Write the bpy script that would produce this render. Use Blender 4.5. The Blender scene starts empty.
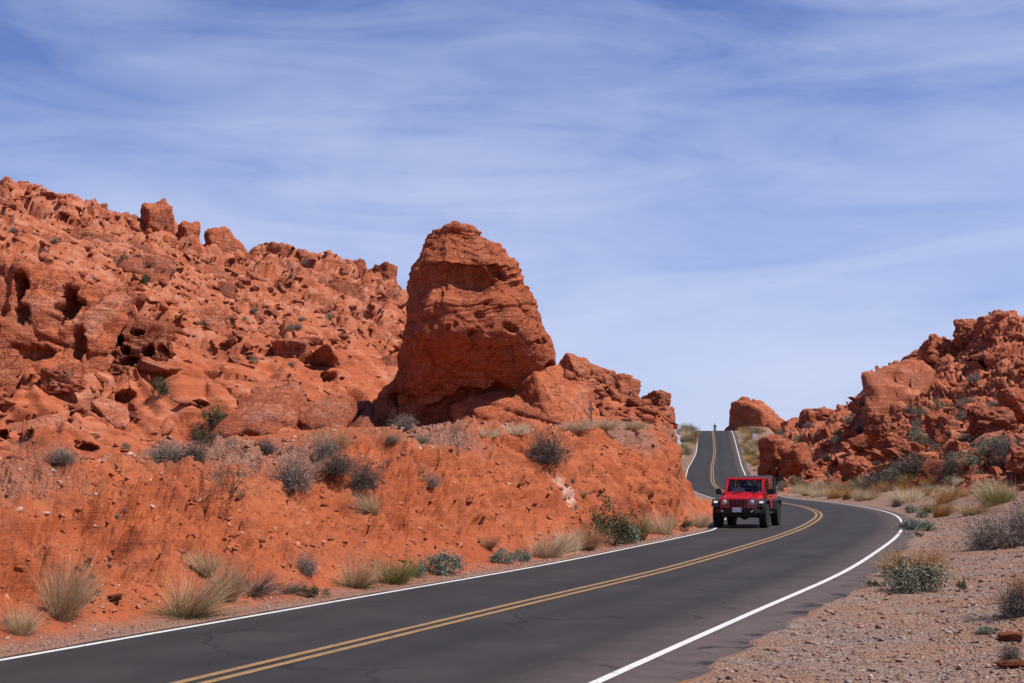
import bpy, bmesh, math, random
import numpy as np
from mathutils import Vector, Matrix, Euler
from mathutils.bvhtree import BVHTree

R = math.radians
rng = np.random.RandomState(7)
random.seed(7)
scene = bpy.context.scene
COL = scene.collection

# ------------------------------------------------------------------ camera
F = 1422.0
EYE = 1.85
YH = 474.0
CX, CY = 512.0, 341.5
PITCH = math.atan((YH - CY) / F)
cam_d = bpy.data.cameras.new('camera')
cam = bpy.data.objects.new('camera', cam_d)
COL.objects.link(cam)
cam.location = (0, 0, EYE)
cam.rotation_euler = (math.pi / 2 + PITCH, 0, 0)
cam_d.sensor_width = 36.0
cam_d.lens = 36.0 * F / 1024.0
cam_d.clip_start = 0.1
cam_d.clip_end = 6000
scene.camera = cam


def ray(x, y):
    a, b = (x - CX) / F, (CY - y) / F
    c, s = math.cos(PITCH), math.sin(PITCH)
    return Vector((a, c - b * s, s + b * c)).normalized()


def zat(y, Y):
    return EYE + Y * math.tan(PITCH + math.atan((CY - y) / F))


def ss(a, b, x):
    t = np.clip((x - a) / (b - a), 0, 1)
    return t * t * (3 - 2 * t)


# ------------------------------------------------------------------ noise
_perm = np.random.RandomState(3).permutation(4096).astype(np.int64)
_grad = np.random.RandomState(4).normal(size=(4096, 3)).astype(np.float32)
_grad /= np.linalg.norm(_grad, axis=1, keepdims=True)
_rnd = np.random.RandomState(5).rand(4096, 6).astype(np.float32)


def h3(ix, iy, iz):
    a = _perm[ix & 4095]
    a = _perm[(a + iy) & 4095]
    return _perm[(a + iz) & 4095]


_permw = np.concatenate([_perm, _perm, _perm[:2]]).astype(np.int32)
_g0, _g1, _g2 = (np.ascontiguousarray(_grad[:, i]) for i in range(3))


def perlin(x, y, z):
    x, y, z = np.broadcast_arrays(np.asarray(x, np.float64), np.asarray(y, np.float64), np.asarray(z, np.float64))
    ix = np.floor(x); iy = np.floor(y); iz = np.floor(z)
    fx = (x - ix).astype(np.float32); fy = (y - iy).astype(np.float32); fz = (z - iz).astype(np.float32)
    ix = ix.astype(np.int32) & 4095; iy = iy.astype(np.int32) & 4095; iz = iz.astype(np.int32) & 4095
    u = fx * fx * fx * (fx * (fx * 6 - 15) + 10)
    v = fy * fy * fy * (fy * (fy * 6 - 15) + 10)
    w = fz * fz * fz * (fz * (fz * 6 - 15) + 10)
    out = np.zeros(fx.shape, np.float32)
    for dx in (0, 1):
        a = _permw[ix + dx]; ex = fx - dx
        wx = u if dx else 1 - u
        for dy in (0, 1):
            b = _permw[a + iy + dy]; ey = fy - dy
            wxy = wx * (v if dy else 1 - v)
            for dz in (0, 1):
                c = _permw[b + iz + dz]
                out += wxy * (w if dz else 1 - w) * (_g0[c] * ex + _g1[c] * ey + _g2[c] * (fz - dz))
    return out * 1.5


def fbm(x, y, z, octv=4, gain=0.5, lac=2.03):
    a, s = 1.0, 0
    for o in range(octv):
        s = s + a * perlin(x + 17.3 * o, y - 9.1 * o, z + 4.7 * o)
        x, y, z = x * lac, y * lac, z * lac
        a *= gain
    return s


def ridged(x, y, z, octv=4):
    a, s = 1.0, 0
    for o in range(octv):
        s = s + a * (1 - 2 * np.abs(perlin(x + 7.3 * o, y - 3.1 * o, z + 1.7 * o)))
        x, y, z = x * 2.07, y * 2.07, z * 2.07
        a *= 0.5
    return s


def worley2(x, y, seed=0):
    ix = np.floor(x).astype(np.int64); iy = np.floor(y).astype(np.int64)
    f1 = np.full(x.shape, 9e9, np.float32); f2 = f1.copy()
    cid = np.zeros(x.shape, np.int64)
    vx = np.zeros(x.shape, np.float32); vy = vx.copy()
    for dx in (-1, 0, 1):
        for dy in (-1, 0, 1):
            c = h3(ix + dx, iy + dy, np.full_like(ix, seed))
            px = ix + dx + 0.1 + 0.8 * _rnd[c, 0] - x
            py = iy + dy + 0.1 + 0.8 * _rnd[c, 1] - y
            d = np.sqrt(px * px + py * py).astype(np.float32)
            m = d < f1
            f2 = np.where(m, f1, np.minimum(f2, d))
            cid = np.where(m, c, cid)
            vx = np.where(m, -px, vx); vy = np.where(m, -py, vy)
            f1 = np.where(m, d, f1)
    return f1, f2, cid, vx, vy


def worley3(x, y, z, seed=0):
    ix = np.floor(x).astype(np.int64); iy = np.floor(y).astype(np.int64); iz = np.floor(z).astype(np.int64)
    f1 = np.full(x.shape, 9e9, np.float32); f2 = f1.copy(); cid = np.zeros(x.shape, np.int64)
    for dx in (-1, 0, 1):
        for dy in (-1, 0, 1):
            for dz in (-1, 0, 1):
                c = h3(ix + dx + seed * 31, iy + dy, iz + dz)
                px = ix + dx + _rnd[c, 0] - x; py = iy + dy + _rnd[c, 1] - y; pz = iz + dz + _rnd[c, 2] - z
                d = np.sqrt(px * px + py * py + pz * pz).astype(np.float32)
                m = d < f1
                f2 = np.where(m, f1, np.minimum(f2, d)); cid = np.where(m, c, cid); f1 = np.where(m, d, f1)
    return f1, f2, cid


def blocks(a, b, seed, tilt=0.5, crack=0.3, step=0.35, warp=0.35):
    """jumbled angular blocks: every cell its own height and tilt, open joints between them"""
    wa = a + warp * perlin(a * 0.9, b * 0.9, seed + 0.5)
    wb = b + warp * perlin(a * 0.9 + 31, b * 0.9, seed + 0.5)
    f1, f2, c, vx, vy = worley2(wa, wb, seed)
    r = _rnd[c]
    h = step * (r[..., 2] * 2 - 1) + tilt * ((r[..., 3] - .5) * vx + (r[..., 4] - .5) * vy) * 2
    return h - crack * (1 - ss(0.0, 0.16, f2 - f1)), r[..., 5], f2 - f1


# ------------------------------------------------------------------ road line
_RY = np.array([-80, -40, 0, 12.6, 20, 28, 36, 44, 55, 67, 80, 95, 112, 129, 152, 180, 207, 254, 300, 360])
_RX = np.array([-41, -23.5, -7.7, -2.95, -0.1, 3.0, 5.75, 8.35, 11.5, 14.35, 16.35, 17.6, 18.1, 18.5, 21.3, 25.4, 29.4, 35.8, 42, 50])
_RZ = np.array([0, 0, 0, 0, 0, 0, 0, 0, 0, 0, 0, 0, .05, .62, 2.1, 3.5, 5.0, 9.45, 9.95, 7.5])


def pchip(xk, yk):
    h = np.diff(xk); d = np.diff(yk) / h
    m = np.zeros_like(yk, dtype=float)
    for i in range(1, len(xk) - 1):
        m[i] = 0 if d[i - 1] * d[i] <= 0 else (h[i - 1] + h[i]) / (h[i - 1] / d[i - 1] + h[i] / d[i]) if False else \
            (d[i - 1] * h[i] + d[i] * h[i - 1]) / (h[i - 1] + h[i])
    m[0], m[-1] = d[0], d[-1]

    def f(x):
        x = np.asarray(x, float)
        i = np.clip(np.searchsorted(xk, x) - 1, 0, len(xk) - 2)
        t = (x - xk[i]) / h[i]
        t2, t3 = t * t, t * t * t
        return (2 * t3 - 3 * t2 + 1) * yk[i] + (t3 - 2 * t2 + t) * h[i] * m[i] + (-2 * t3 + 3 * t2) * yk[i + 1] + (t3 - t2) * h[i] * m[i + 1]
    return f


road_x = pchip(_RY.astype(float), _RX.astype(float))
_zr0 = pchip(_RY.astype(float), _RZ.astype(float))


def road_z(Y):
    return _zr0(Y)


def road_dir(Y):
    return (road_x(Y + .5) - road_x(Y - .5))


def road_d(X, Y):
    """signed distance from the centre line, + to the right"""
    t = road_dir(Y)
    return (X - road_x(Y)) / np.sqrt(1 + t * t)


LW, RW = 2.65, 3.35     # centre to the white lines


def lwf(Y):
    """the inner lane is wider round the bend"""
    return LW + .95 * ss(46, 56, Y) * (1 - ss(72, 96, Y))


# ------------------------------------------------------------------ tagging helpers
def tag(o, label=None, cat=None, group=None, kind=None):
    if label: o['label'] = label
    if cat: o['category'] = cat
    if group: o['group'] = group
    if kind: o['kind'] = kind
    return o


def link_mesh(name, me, mat=None, parent=None):
    o = bpy.data.objects.new(name, me)
    COL.objects.link(o)
    if mat is not None and not me.materials:
        me.materials.append(mat)
    if parent is not None:
        o.parent = parent
    return o


def np_mesh(name, V, Fq, smooth=True):
    me = bpy.data.meshes.new(name)
    V = np.ascontiguousarray(V, np.float32)
    Fq = np.ascontiguousarray(Fq, np.int32)
    k = Fq.shape[1]
    me.vertices.add(len(V)); me.vertices.foreach_set('co', V.ravel())
    me.loops.add(Fq.size); me.loops.foreach_set('vertex_index', Fq.ravel())
    me.polygons.add(len(Fq))
    me.polygons.foreach_set('loop_start', np.arange(0, Fq.size, k, dtype=np.int32))
    try:
        me.polygons.foreach_set('loop_total', np.full(len(Fq), k, np.int32))
    except Exception:
        pass
    me.update(calc_edges=True)
    if smooth:
        me.polygons.foreach_set('use_smooth', np.ones(len(Fq), bool))
    return me


def add_attr(me, name, arr):
    at = me.attributes.new(name, 'FLOAT', 'POINT')
    at.data.foreach_set('value', np.ascontiguousarray(arr, np.float32).ravel())


# ------------------------------------------------------------------ materials
class NT:
    def __init__(s, name):
        s.m = bpy.data.materials.new(name); s.m.use_nodes = True
        s.t = s.m.node_tree; s.n = s.t.nodes; s.l = s.t.links
        s.b = s.n['Principled BSDF']; s.out = s.n['Material Output']
        s.b.inputs['Roughness'].default_value = 0.9
        s.b.inputs['Specular IOR Level'].default_value = 0.2

    def add(s, typ, **kw):
        n = s.n.new(typ)
        for k, v in kw.items(): setattr(n, k, v)
        return n

    def link(s, a, b): s.l.new(a, b)

    def setin(s, node, key, val):
        if hasattr(val, 'is_output') or isinstance(val, bpy.types.NodeSocket):
            s.l.new(val, node.inputs[key])
        else:
            node.inputs[key].default_value = val

    def coords(s, which='Object', scale=None, rot=None):
        tc = s.add('ShaderNodeTexCoord')
        o = tc.outputs[which]
        if scale is not None or rot is not None:
            mp = s.add('ShaderNodeMapping')
            s.link(o, mp.inputs[0])
            if scale is not None: mp.inputs['Scale'].default_value = scale
            if rot is not None: mp.inputs['Rotation'].default_value = rot
            o = mp.outputs[0]
        return o

    def noise(s, vec, scale, detail=4, rough=0.6, dist=0.0):
        n = s.add('ShaderNodeTexNoise')
        s.link(vec, n.inputs['Vector'])
        n.inputs['Scale'].default_value = scale; n.inputs['Detail'].default_value = detail
        n.inputs['Roughness'].default_value = rough; n.inputs['Distortion'].default_value = dist
        return n.outputs['Fac']

    def voro(s, vec, scale, feature='F1', out='Distance', rnd=1.0):
        n = s.add('ShaderNodeTexVoronoi'); n.feature = feature
        s.link(vec, n.inputs['Vector']); n.inputs['Scale'].default_value = scale
        n.inputs['Randomness'].default_value = rnd
        return n.outputs[out]

    def ramp(s, fac, stops, interp='LINEAR'):
        n = s.add('ShaderNodeValToRGB'); n.color_ramp.interpolation = interp
        e = n.color_ramp.elements
        while len(e) < len(stops): e.new(0.5)
        for i, (p, c) in enumerate(stops):
            e[i].position = p
            e[i].color = (c, c, c, 1) if isinstance(c, (int, float)) else (*c, 1)
        s.link(fac, n.inputs[0])
        return n.outputs['Color']

    def mix(s, fac, a, b, mode='MIX'):
        n = s.add('ShaderNodeMix'); n.data_type = 'RGBA'; n.blend_type = mode; n.clamp_factor = True
        s.setin(n, 0, fac)
        for k, v in ((6, a), (7, b)):
            if isinstance(v, tuple): v = (*v, 1) if len(v) == 3 else v
            s.setin(n, k, v)
        return n.outputs[2]

    def math(s, op, a, b=0.0, clamp=False):
        n = s.add('ShaderNodeMath', operation=op); n.use_clamp = clamp
        s.setin(n, 0, a); s.setin(n, 1, b)
        return n.outputs[0]

    def attr(s, name):
        n = s.add('ShaderNodeAttribute'); n.attribute_name = name
        return n.outputs['Fac']

    def bump(s, height, strength=0.5, dist=0.05, normal=None):
        n = s.add('ShaderNodeBump'); n.inputs['Strength'].default_value = strength
        n.inputs['Distance'].default_value = dist
        s.link(height, n.inputs['Height'])
        if normal is not None: s.link(normal, n.inputs['Normal'])
        return n.outputs[0]

    def base(s, c): s.setin(s.b, 'Base Color', (*c, 1) if isinstance(c, tuple) else c)

    def normal(s, n): s.link(n, s.b.inputs['Normal'])


def flat(name, c, rough=0.6, metal=0.0, spec=0.4):
    t = NT(name); t.base(c)
    t.b.inputs['Roughness'].default_value = rough; t.b.inputs['Metallic'].default_value = metal
    t.b.inputs['Specular IOR Level'].default_value = spec
    return t.m


def rock_colour(t, vec, big=1.0):
    """red sandstone: beds, iron staining, dark varnish"""
    n1 = t.noise(vec, 0.35 * big, 5, .6)
    n2 = t.noise(vec, 2.4 * big, 5, .65)
    bed = t.add('ShaderNodeMapping'); t.link(vec, bed.inputs[0])
    bed.inputs['Rotation'].default_value = (0.12, -0.42, 0); bed.inputs['Scale'].default_value = (0.25, 0.25, 4.5)
    n3 = t.noise(bed.outputs[0], 1.0 * big, 5, .7, 0.6)
    c = t.ramp(n1, [(0.28, (0.25, 0.061, 0.026)), (0.5, (0.375, 0.102, 0.043)), (0.72, (0.44, 0.145, 0.070))])
    c = t.mix(t.ramp(n3, [(0.36, 0.55), (0.5, 0.0), (1, 0)]), c, (0.27, 0.060, 0.025))
    c = t.mix(t.ramp(n3, [(0.52, 0.0), (0.68, 0.5)]), c, (0.50, 0.215, 0.125))
    c = t.mix(t.ramp(n2, [(0.40, 0.45), (0.52, 0.0)]), c, (0.24, 0.062, 0.032))
    v = t.noise(vec, 0.16 * big, 6, .72)
    c = t.mix(t.ramp(v, [(0.56, 0.0), (0.70, 0.55)]), c, (0.105, 0.042, 0.030))
    c = t.mix(t.ramp(t.noise(vec, .7 * big, 6, .7), [(.53, 0), (.68, .55)]), c, (.42, .21, .14))
    return c, n1, n2, n3


def make_rock_mat(name, scale=1.0, tint=None):
    t = NT(name)
    vec = t.coords('Object')
    c, n1, n2, n3 = rock_colour(t, vec, scale)
    if tint: c = t.mix(tint[0], c, tint[1])
    oi = t.add('ShaderNodeObjectInfo')
    tn = t.math('FRACT', t.math('ADD', oi.outputs['Random'], t.attr('tone')))
    c = t.mix(1.0, c, t.ramp(tn, [(0, (.74, .70, .70)), (.4, (.95, .95, .95)), (.85, (1.1, 1.1, 1.1)), (1, (1.2, 1.35, 1.5))]), 'MULTIPLY')
    t.base(c)
    fine = t.noise(vec, 9 * scale, 6, .7)
    hgt = t.math('ADD', t.math('MULTIPLY', n3, .8), t.math('MULTIPLY', fine, .5))
    w1 = t.math('ABSOLUTE', t.math('SUBTRACT', t.noise(vec, .8 * scale, 4, .55, .8), .5))
    w2 = t.math('ABSOLUTE', t.math('SUBTRACT', t.noise(vec, 2.3 * scale, 3, .6, 1.2), .5))
    hgt = t.math('ADD', hgt, t.math('ADD', t.ramp(w1, [(0, 0), (.02, .5)]), t.ramp(w2, [(0, 0), (.025, .22)])))
    t.normal(t.bump(hgt, 1.0, .13 / scale))
    return t.m


# ------------------------------------------------------------------ world, sun, view
SUN_AZ = 103.0      # degrees clockwise from the view direction (+Y)
SUN_EL = 60.0


def build_world():
    w = bpy.data.worlds.new('World'); scene.world = w; w.use_nodes = True
    nt = w.node_tree; N = nt.nodes; L = nt.links
    bg = N['Background']
    sky = N.new('ShaderNodeTexSky'); sky.sky_type = 'NISHITA'; sky.sun_disc = False
    sky.sun_elevation = R(SUN_EL); sky.sun_rotation = R(SUN_AZ)
    sky.altitude = 600; sky.air_density = 1.0; sky.dust_density = 0.3; sky.ozone_density = 2.5
    tc = N.new('ShaderNodeTexCoord')
    # a cirrus layer: the direction is projected on a high flat sheet so the streaks recede to the horizon
    sep = N.new('ShaderNodeSeparateXYZ'); L.new(tc.outputs['Generated'], sep.inputs[0])

    def mth(op, a, b):
        n = N.new('ShaderNodeMath'); n.operation = op
        for i, v in enumerate((a, b)):
            if isinstance(v, (int, float)): n.inputs[i].default_value = v
            else: L.new(v, n.inputs[i])
        return n.outputs[0]
    cmb = N.new('ShaderNodeCombineXYZ'); L.new(sep.outputs[0], cmb.inputs[0]); L.new(sep.outputs[2], cmb.inputs[1]); L.new(sep.outputs[1], cmb.inputs[2])

    def streak(rot, sc, scale, detail, rough, dist, loc=(0, 0, 0)):
        mp = N.new('ShaderNodeMapping'); L.new(cmb.outputs[0], mp.inputs[0])
        mp.inputs['Rotation'].default_value = (0, 0, R(rot)); mp.inputs['Scale'].default_value = sc
        mp.inputs['Location'].default_value = loc
        n = N.new('ShaderNodeTexNoise'); L.new(mp.outputs[0], n.inputs['Vector'])
        n.inputs['Scale'].default_value = scale; n.inputs['Detail'].default_value = detail
        n.inputs['Roughness'].default_value = rough; n.inputs['Distortion'].default_value = dist
        return n.outputs['Fac']
    a = streak(16, (1.0, 2.6, 1), 3.0, 6, .55, .7, (3.1, 0.4, 0))
    b = streak(27, (0.8, 4.6, 1), 5.0, 6, .58, 1.0, (0.0, 2.0, 0))
    c = streak(10, (0.9, 1.7, 1), 1.9, 3, .5, .4, (1.7, 5.0, 0))
    s = mth('ADD', mth('ADD', mth('MULTIPLY', a, 0.50), mth('MULTIPLY', b, 0.42)), mth('MULTIPLY', c, 0.36))
    s = mth('ADD', s, mth('MULTIPLY', mth('SUBTRACT', 0.23, sep.outputs[2]), 1.15))
    rp = N.new('ShaderNodeValToRGB'); L.new(s, rp.inputs[0])
    rp.color_ramp.elements[0].position = 0.475; rp.color_ramp.elements[0].color = (0.0, 0.0, 0.0, 1)
    rp.color_ramp.elements[1].position = 0.95; rp.color_ramp.elements[1].color = (0.95, 0.95, 0.95, 1)
    tint = N.new('ShaderNodeMix'); tint.data_type = 'RGBA'; tint.blend_type = 'MULTIPLY'
    tint.inputs[0].default_value = 1.0
    L.new(sky.outputs[0], tint.inputs[6]); tint.inputs[7].default_value = SKY_TINT
    mix = N.new('ShaderNodeMix'); mix.data_type = 'RGBA'
    L.new(rp.outputs[0], mix.inputs[0]); L.new(tint.outputs[2], mix.inputs[6])
    mix.inputs[7].default_value = CLOUD
    L.new(mix.outputs[2], bg.inputs[0]); bg.inputs[1].default_value = SKY_STR


SKY_TINT = (0.83, 0.84, 1.20, 1)
CLOUD = (6.0, 6.7, 9.0, 1)
SKY_STR = 0.082
build_world()
sd = bpy.data.lights.new('sun', 'SUN'); so = bpy.data.objects.new('sun', sd); COL.objects.link(so)
sd.energy = 5.0; sd.angle = R(0.53); sd.color = (1.0, 0.945, 0.87)
_az, _el = R(SUN_AZ), R(SUN_EL)
sun_dir = Vector((math.sin(_az) * math.cos(_el), math.cos(_az) * math.cos(_el), math.sin(_el)))
so.rotation_euler = sun_dir.to_track_quat('Z', 'Y').to_euler()
so.location = (60, -20, 80)
vs = scene.view_settings
vs.view_transform = 'Standard'; vs.look = 'None'; vs.exposure = 0.33; vs.gamma = 1.0; vs.use_curve_mapping = False
scene.cycles.diffuse_bounces = 2
# ------------------------------------------------------------------ terrain
def left_line_Y(x):
    yl = 660 - 0.1800 * x - 0.000010 * x * x
    return F * EYE / (yl - YH)


# left columns: x, strip depth, crest, base, slab mid, slab top, talus, ridge as (distance, image row)
LCOLS = [
    (-700, 1.2, (13.0, 470), (22, 452), (26, 330), (30, 250), (50, 190), (80, 120)),
    (-300, 1.2, (17.5, 473), (30, 455), (33, 380), (38, 290), (60, 220), (92, 155)),
    (-80, 1.2, (20.5, 474), (36, 456), (43, 400), (53, 295), (70, 222), (98, 178)),
    (0, 1.2, (22, 472), (38, 457), (45, 398), (55, 285), (72, 222), (100, 183)),
    (45, 1.2, (22.7, 470), (39, 458), (45.5, 392), (56, 290), (74, 232), (100, 194)),
    (85, 1.2, (23.5, 468), (40, 459), (46.5, 393), (57, 302), (75, 243), (102, 207)),
    (130, 1.3, (25, 464), (41, 456), (48.5, 390), (57, 328), (76, 254), (104, 213)),
    (165, 1.4, (26.5, 460), (42, 452), (48, 385), (54, 345), (78, 270), (106, 218)),
    (205, 1.5, (28, 455), (43, 444), (49, 395), (57, 352), (80, 282), (108, 229)),
    (240, 1.5, (29, 451), (44, 437), (51, 385), (61, 345), (82, 290), (110, 237)),
    (290, 1.6, (31, 446), (46, 430), (54, 388), (64, 352), (84, 300), (112, 248)),
    (340, 1.7, (33, 441), (53, 426), (58, 392), (68, 356), (88, 318), (116, 262)),
    (385, 1.8, (35.5, 436), (57, 425), (64, 402), (74, 362), (92, 322), (119, 270)),
    (408, 1.8, (37, 433), (58, 425), (66, 402), (75, 365), (95, 330), (120, 288)),
    (440, 2.0, (38.5, 431), (58, 426), (66, 406), (74, 375), (92, 352), (112, 325)),
    (500, 2.2, (42, 428), (58, 425), (65, 406), (72, 384), (84, 368), (98, 350)),
    (555, 2.4, (45, 427), (58, 424), (64, 406), (70, 388), (80, 378), (92, 368)),
    (600, 2.6, (47.5, 427), (57, 421), (63, 408), (70, 394), (78, 390), (86, 383)),
    (630, 3.0, (50, 427), (59, 421), (64, 411), (69, 407), (75, 402), (82, 399)),
    (655, 3.5, (53, 429), (61, 424), (65, 417), (69, 416), (74, 416), (80, 415)),
    (672, 4.0, (55.5, 433), (62, 429), (66, 426), (70, 427), (74, 428), (80, 430)),
]
# right columns: (distance, image row) from the flat to the ridge, the same number of rows
RCOLS = [
    (792, [(100, 500), (112, 497), (118, 494), (124, 488), (131, 478), (142, 462), (158, 444), (182, 430), (210, 418)]),
    (820, [(60, 518), (85, 504), (108, 496), (116, 490), (124, 475), (137, 455), (155, 435), (176, 422), (198, 413)]),
    (850, [(50, 526), (75, 509), (101, 496), (109, 490), (118, 473), (130, 452), (146, 426), (160, 412), (176, 402)]),
    (880, [(40, 540), (65, 514), (92, 497), (102, 489), (112, 468), (124, 446), (138, 418), (150, 396), (160, 378)]),
    (905, [(35, 549), (60, 517), (85, 499), (96, 489), (106, 466), (119, 441), (133, 410), (146, 386), (158, 368)]),
    (930, [(30, 562), (55, 520), (76, 502), (88, 488), (100, 464), (115, 437), (130, 405), (144, 374), (156, 352)]),
    (955, [(25, 579), (48, 526), (67, 506), (80, 488), (94, 462), (110, 434), (127, 402), (141, 366), (152, 338)]),
    (985, [(22, 592), (42, 532), (60, 509), (74, 488), (89, 460), (107, 430), (125, 396), (138, 350), (148, 318)]),
    (1003, [(20, 603), (38, 538), (54, 514), (69, 490), (86, 458), (105, 428), (123, 392), (136, 345), (145, 311)]),
    (1030, [(18, 615), (33, 545), (48, 518), (64, 491), (82, 456), (102, 425), (120, 390), (134, 348), (143, 319)]),
    (1120, [(16, 625), (28, 560), (40, 525), (56, 492), (76, 450), (96, 415), (115, 380), (130, 345), (140, 318)]),
    (1400, [(12, 680), (20, 590), (30, 535), (46, 490), (66, 430), (86, 390), (105, 360), (120, 335), (130, 315)]),
    (1900, [(8, 780), (14, 650), (22, 560), (36, 490), (55, 420), (75, 370), (95, 345), (110, 325), (120, 305)]),
]
NROW = 11
cols = []
for x, st, crest, base_, m1, top, tal, rid in LCOLS:
    Y0 = left_line_Y(x) if x > -400 else left_line_Y(x) * 0.97
    zc = zat(crest[1], crest[0])
    Ys = [Y0 + .3, Y0 + .3 + st]
    zs = [-0.02, 0.08]
    Ys.append(Ys[1] + 0.50 * (crest[0] - Ys[1])); zs.append(.08 + .66 * (zc - .08))
    for (Y, y) in (crest, base_, m1, top, tal, rid):
        Ys.append(Y); zs.append(zat(y, Y))
    Ys += [rid[0] + 14, rid[0] + 70]; zs += [zs[-1] - 4, zs[-1] - 14]
    cols.append(((x - CX) / F, Ys, zs, 0.0))


def midcol(x, Ys, dz):
    zs = [float(road_z(Y)) + d for Y, d in zip(Ys, dz)]
    cols.append(((x - CX) / F, Ys, list(d_ for d_ in dz), 1.0))


MY = [50, 56, 62, 70, 85, 105, 125, 150, 200, 262, 320]
midcol(683, [46, 50, 55, 62, 68, 74, 95, 130, 190, 262, 320], [0, .15, .9, 1.75, 1.25, .6, .3, .7, .9, .3, -3])
midcol(697, [48, 52, 57, 63, 68, 74, 95, 130, 190, 262, 320], [0, .10, .25, .55, .35, .15, .1, .1, .15, .1, -3])
midcol(712, MY, [0, .02, .05, .1, .05, .02, 0, 0, .1, .1, -3])
midcol(735, MY, [0, 0, 0, 0, 0, 0, 0, .1, .1, .1, -3])
midcol(752, MY, [0, 0, 0, 0, 0, 0, .05, .25, .6, .8, -3])
midcol(768, [60, 70, 85, 100, 115, 124, 135, 155, 190, 262, 320], [0, 0, 0, 0, 0.0, .1, .3, .6, 1.0, .6, -3])
for x, rows in RCOLS:
    Ys = [r[0] for r in rows]; zs = [zat(r[1], r[0]) for r in rows]
    Ys += [Ys[-1] + 14, Ys[-1] + 70]; zs += [zs[-1] - 4, zs[-1] - 14]
    cols.append(((x - CX) / F, Ys, zs, 2.0))
CU = np.array([c[0] for c in cols]); CYs = np.array([c[1] for c in cols]); CZs = np.array([c[2] for c in cols]); CS = np.array([c[3] for c in cols])
assert CYs.shape[1] == NROW


def seg_axis(parts):
    out = []
    for a, b, n in parts:
        out.append(np.linspace(a, b, n, endpoint=False))
    out.append([parts[-1][1]])
    return np.concatenate(out)


U = seg_axis([(-1.6, -.5, 60), (-.5, -.375, 60), (-.375, .375, 1150), (.375, .5, 60), (.5, 1.6, 60)])
YG = seg_axis([(3, 10, 12), (10, 28, 200), (28, 60, 330), (60, 130, 420), (130, 165, 110), (165, 260, 110), (260, 420, 16)])
nu, ny = len(U), len(YG)
UU, YY = np.meshgrid(U, YG, indexing='ij')
XX = UU * YY
ZZ = np.zeros_like(XX); VV = np.zeros_like(XX)
ki = np.clip(np.searchsorted(CU, U) - 1, 0, len(CU) - 2)
for i in range(nu):
    k = ki[i]; w = np.clip((U[i] - CU[k]) / (CU[k + 1] - CU[k]), 0, 1)
    if CS[k] == CS[k + 1]: w = w * w * (3 - 2 * w) * .5 + w * .5
    ys = CYs[k] * (1 - w) + CYs[k + 1] * w; zs = CZs[k] * (1 - w) + CZs[k + 1] * w
    ZZ[i] = np.interp(YG, ys, zs) + ((CS[k] == 1) * (1 - w) + (CS[k + 1] == 1) * w) * road_z(YG)
    VV[i] = np.interp(YG, ys, np.arange(NROW))
SIDE = np.interp(U, CU, CS)[:, None] * np.ones_like(XX)
LEFT = 1 - ss(0.0, 0.45, SIDE); RIGHT = ss(1.4, 2.0, SIDE)
# soften the kinks of the profiles
for _ in range(3):
    ZZ[:, 1:-1] = .25 * ZZ[:, :-2] + .5 * ZZ[:, 1:-1] + .25 * ZZ[:, 2:]
DR = road_d(XX, YY); ZR = road_z(YY)
# --- the ground before any rock: gentle swells
near_fade = ss(8, 30, np.abs(DR))
ZZ = ZZ + near_fade * (0.25 - .17 * LEFT * (VV < 4.5)) * fbm(XX * .12, YY * .12, 0.3, 3)

# large shape of the rock slopes
S = YY + ZZ                                   # a length that also grows up a cliff
LEND = 1 - ss(.02, .22, SIDE)
slab = LEFT * LEND * ss(3.85, 4.15, VV) * (1 - ss(5.9, 6.5, VV))
talus = LEFT * LEND * ss(5.9, 6.5, VV) * (1 - ss(8.3, 9, VV))
ridge = LEFT * LEND * ss(7.0, 7.7, VV) * (1 - ss(8.6, 9.4, VV))
rhill = RIGHT * ss(2.7, 3.6, VV)
rtop = RIGHT * ss(5.2, 6.8, VV)
soilb = LEFT * (1 - ss(3.7, 4.1, VV))
bank = LEFT * ss(0.9, 1.4, VV) * (1 - ss(2.9, 3.5, VV))

# base normals for displacement
def normals(X, Y, Z):
    P = np.stack([X, Y, Z], -1)
    du = np.gradient(P, axis=0); dv = np.gradient(P, axis=1)
    n = np.cross(du, dv)
    n /= np.maximum(np.linalg.norm(n, axis=-1, keepdims=True), 1e-9)
    n[n[..., 2] < 0] *= -1
    return n


NN = normals(XX, YY, ZZ)
for _ in range(12):
    NN[1:-1, 1:-1] = (NN[:-2, 1:-1] + NN[2:, 1:-1] + NN[1:-1, :-2] + NN[1:-1, 2:] + NN[1:-1, 1:-1]) / 5
NN /= np.linalg.norm(NN, axis=-1, keepdims=True)

rough = perlin(XX * .07, S * .07, 3.3)        # outcrop or rubble, patch by patch
disp = np.zeros_like(XX)
msk = (slab + talus + rhill) > 0.01
Xm, Sm, Zm, Ym = XX[msk], S[msk], ZZ[msk], YY[msk]
sl, ta, rh, ri, rt = slab[msk], talus[msk], rhill[msk], ridge[msk], rtop[msk]
ro = rough[msk]
b6, id6, e6 = blocks(Xm / 7.5, Sm / 6.5, 11, .55, .22, .30)
b3, id3, e3 = blocks(Xm / 3.1, Sm / 2.4, 12, .65, .30, .34)
b1, id1, e1 = blocks(Xm / 1.25, Sm / .95, 13, .75, .30, .40)
b05, id05, e05 = blocks(Xm / .55, Sm / .45, 14, .8, .3, .45)
big = fbm(Xm * .10, Sm * .10, 1.7, 4)
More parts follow.
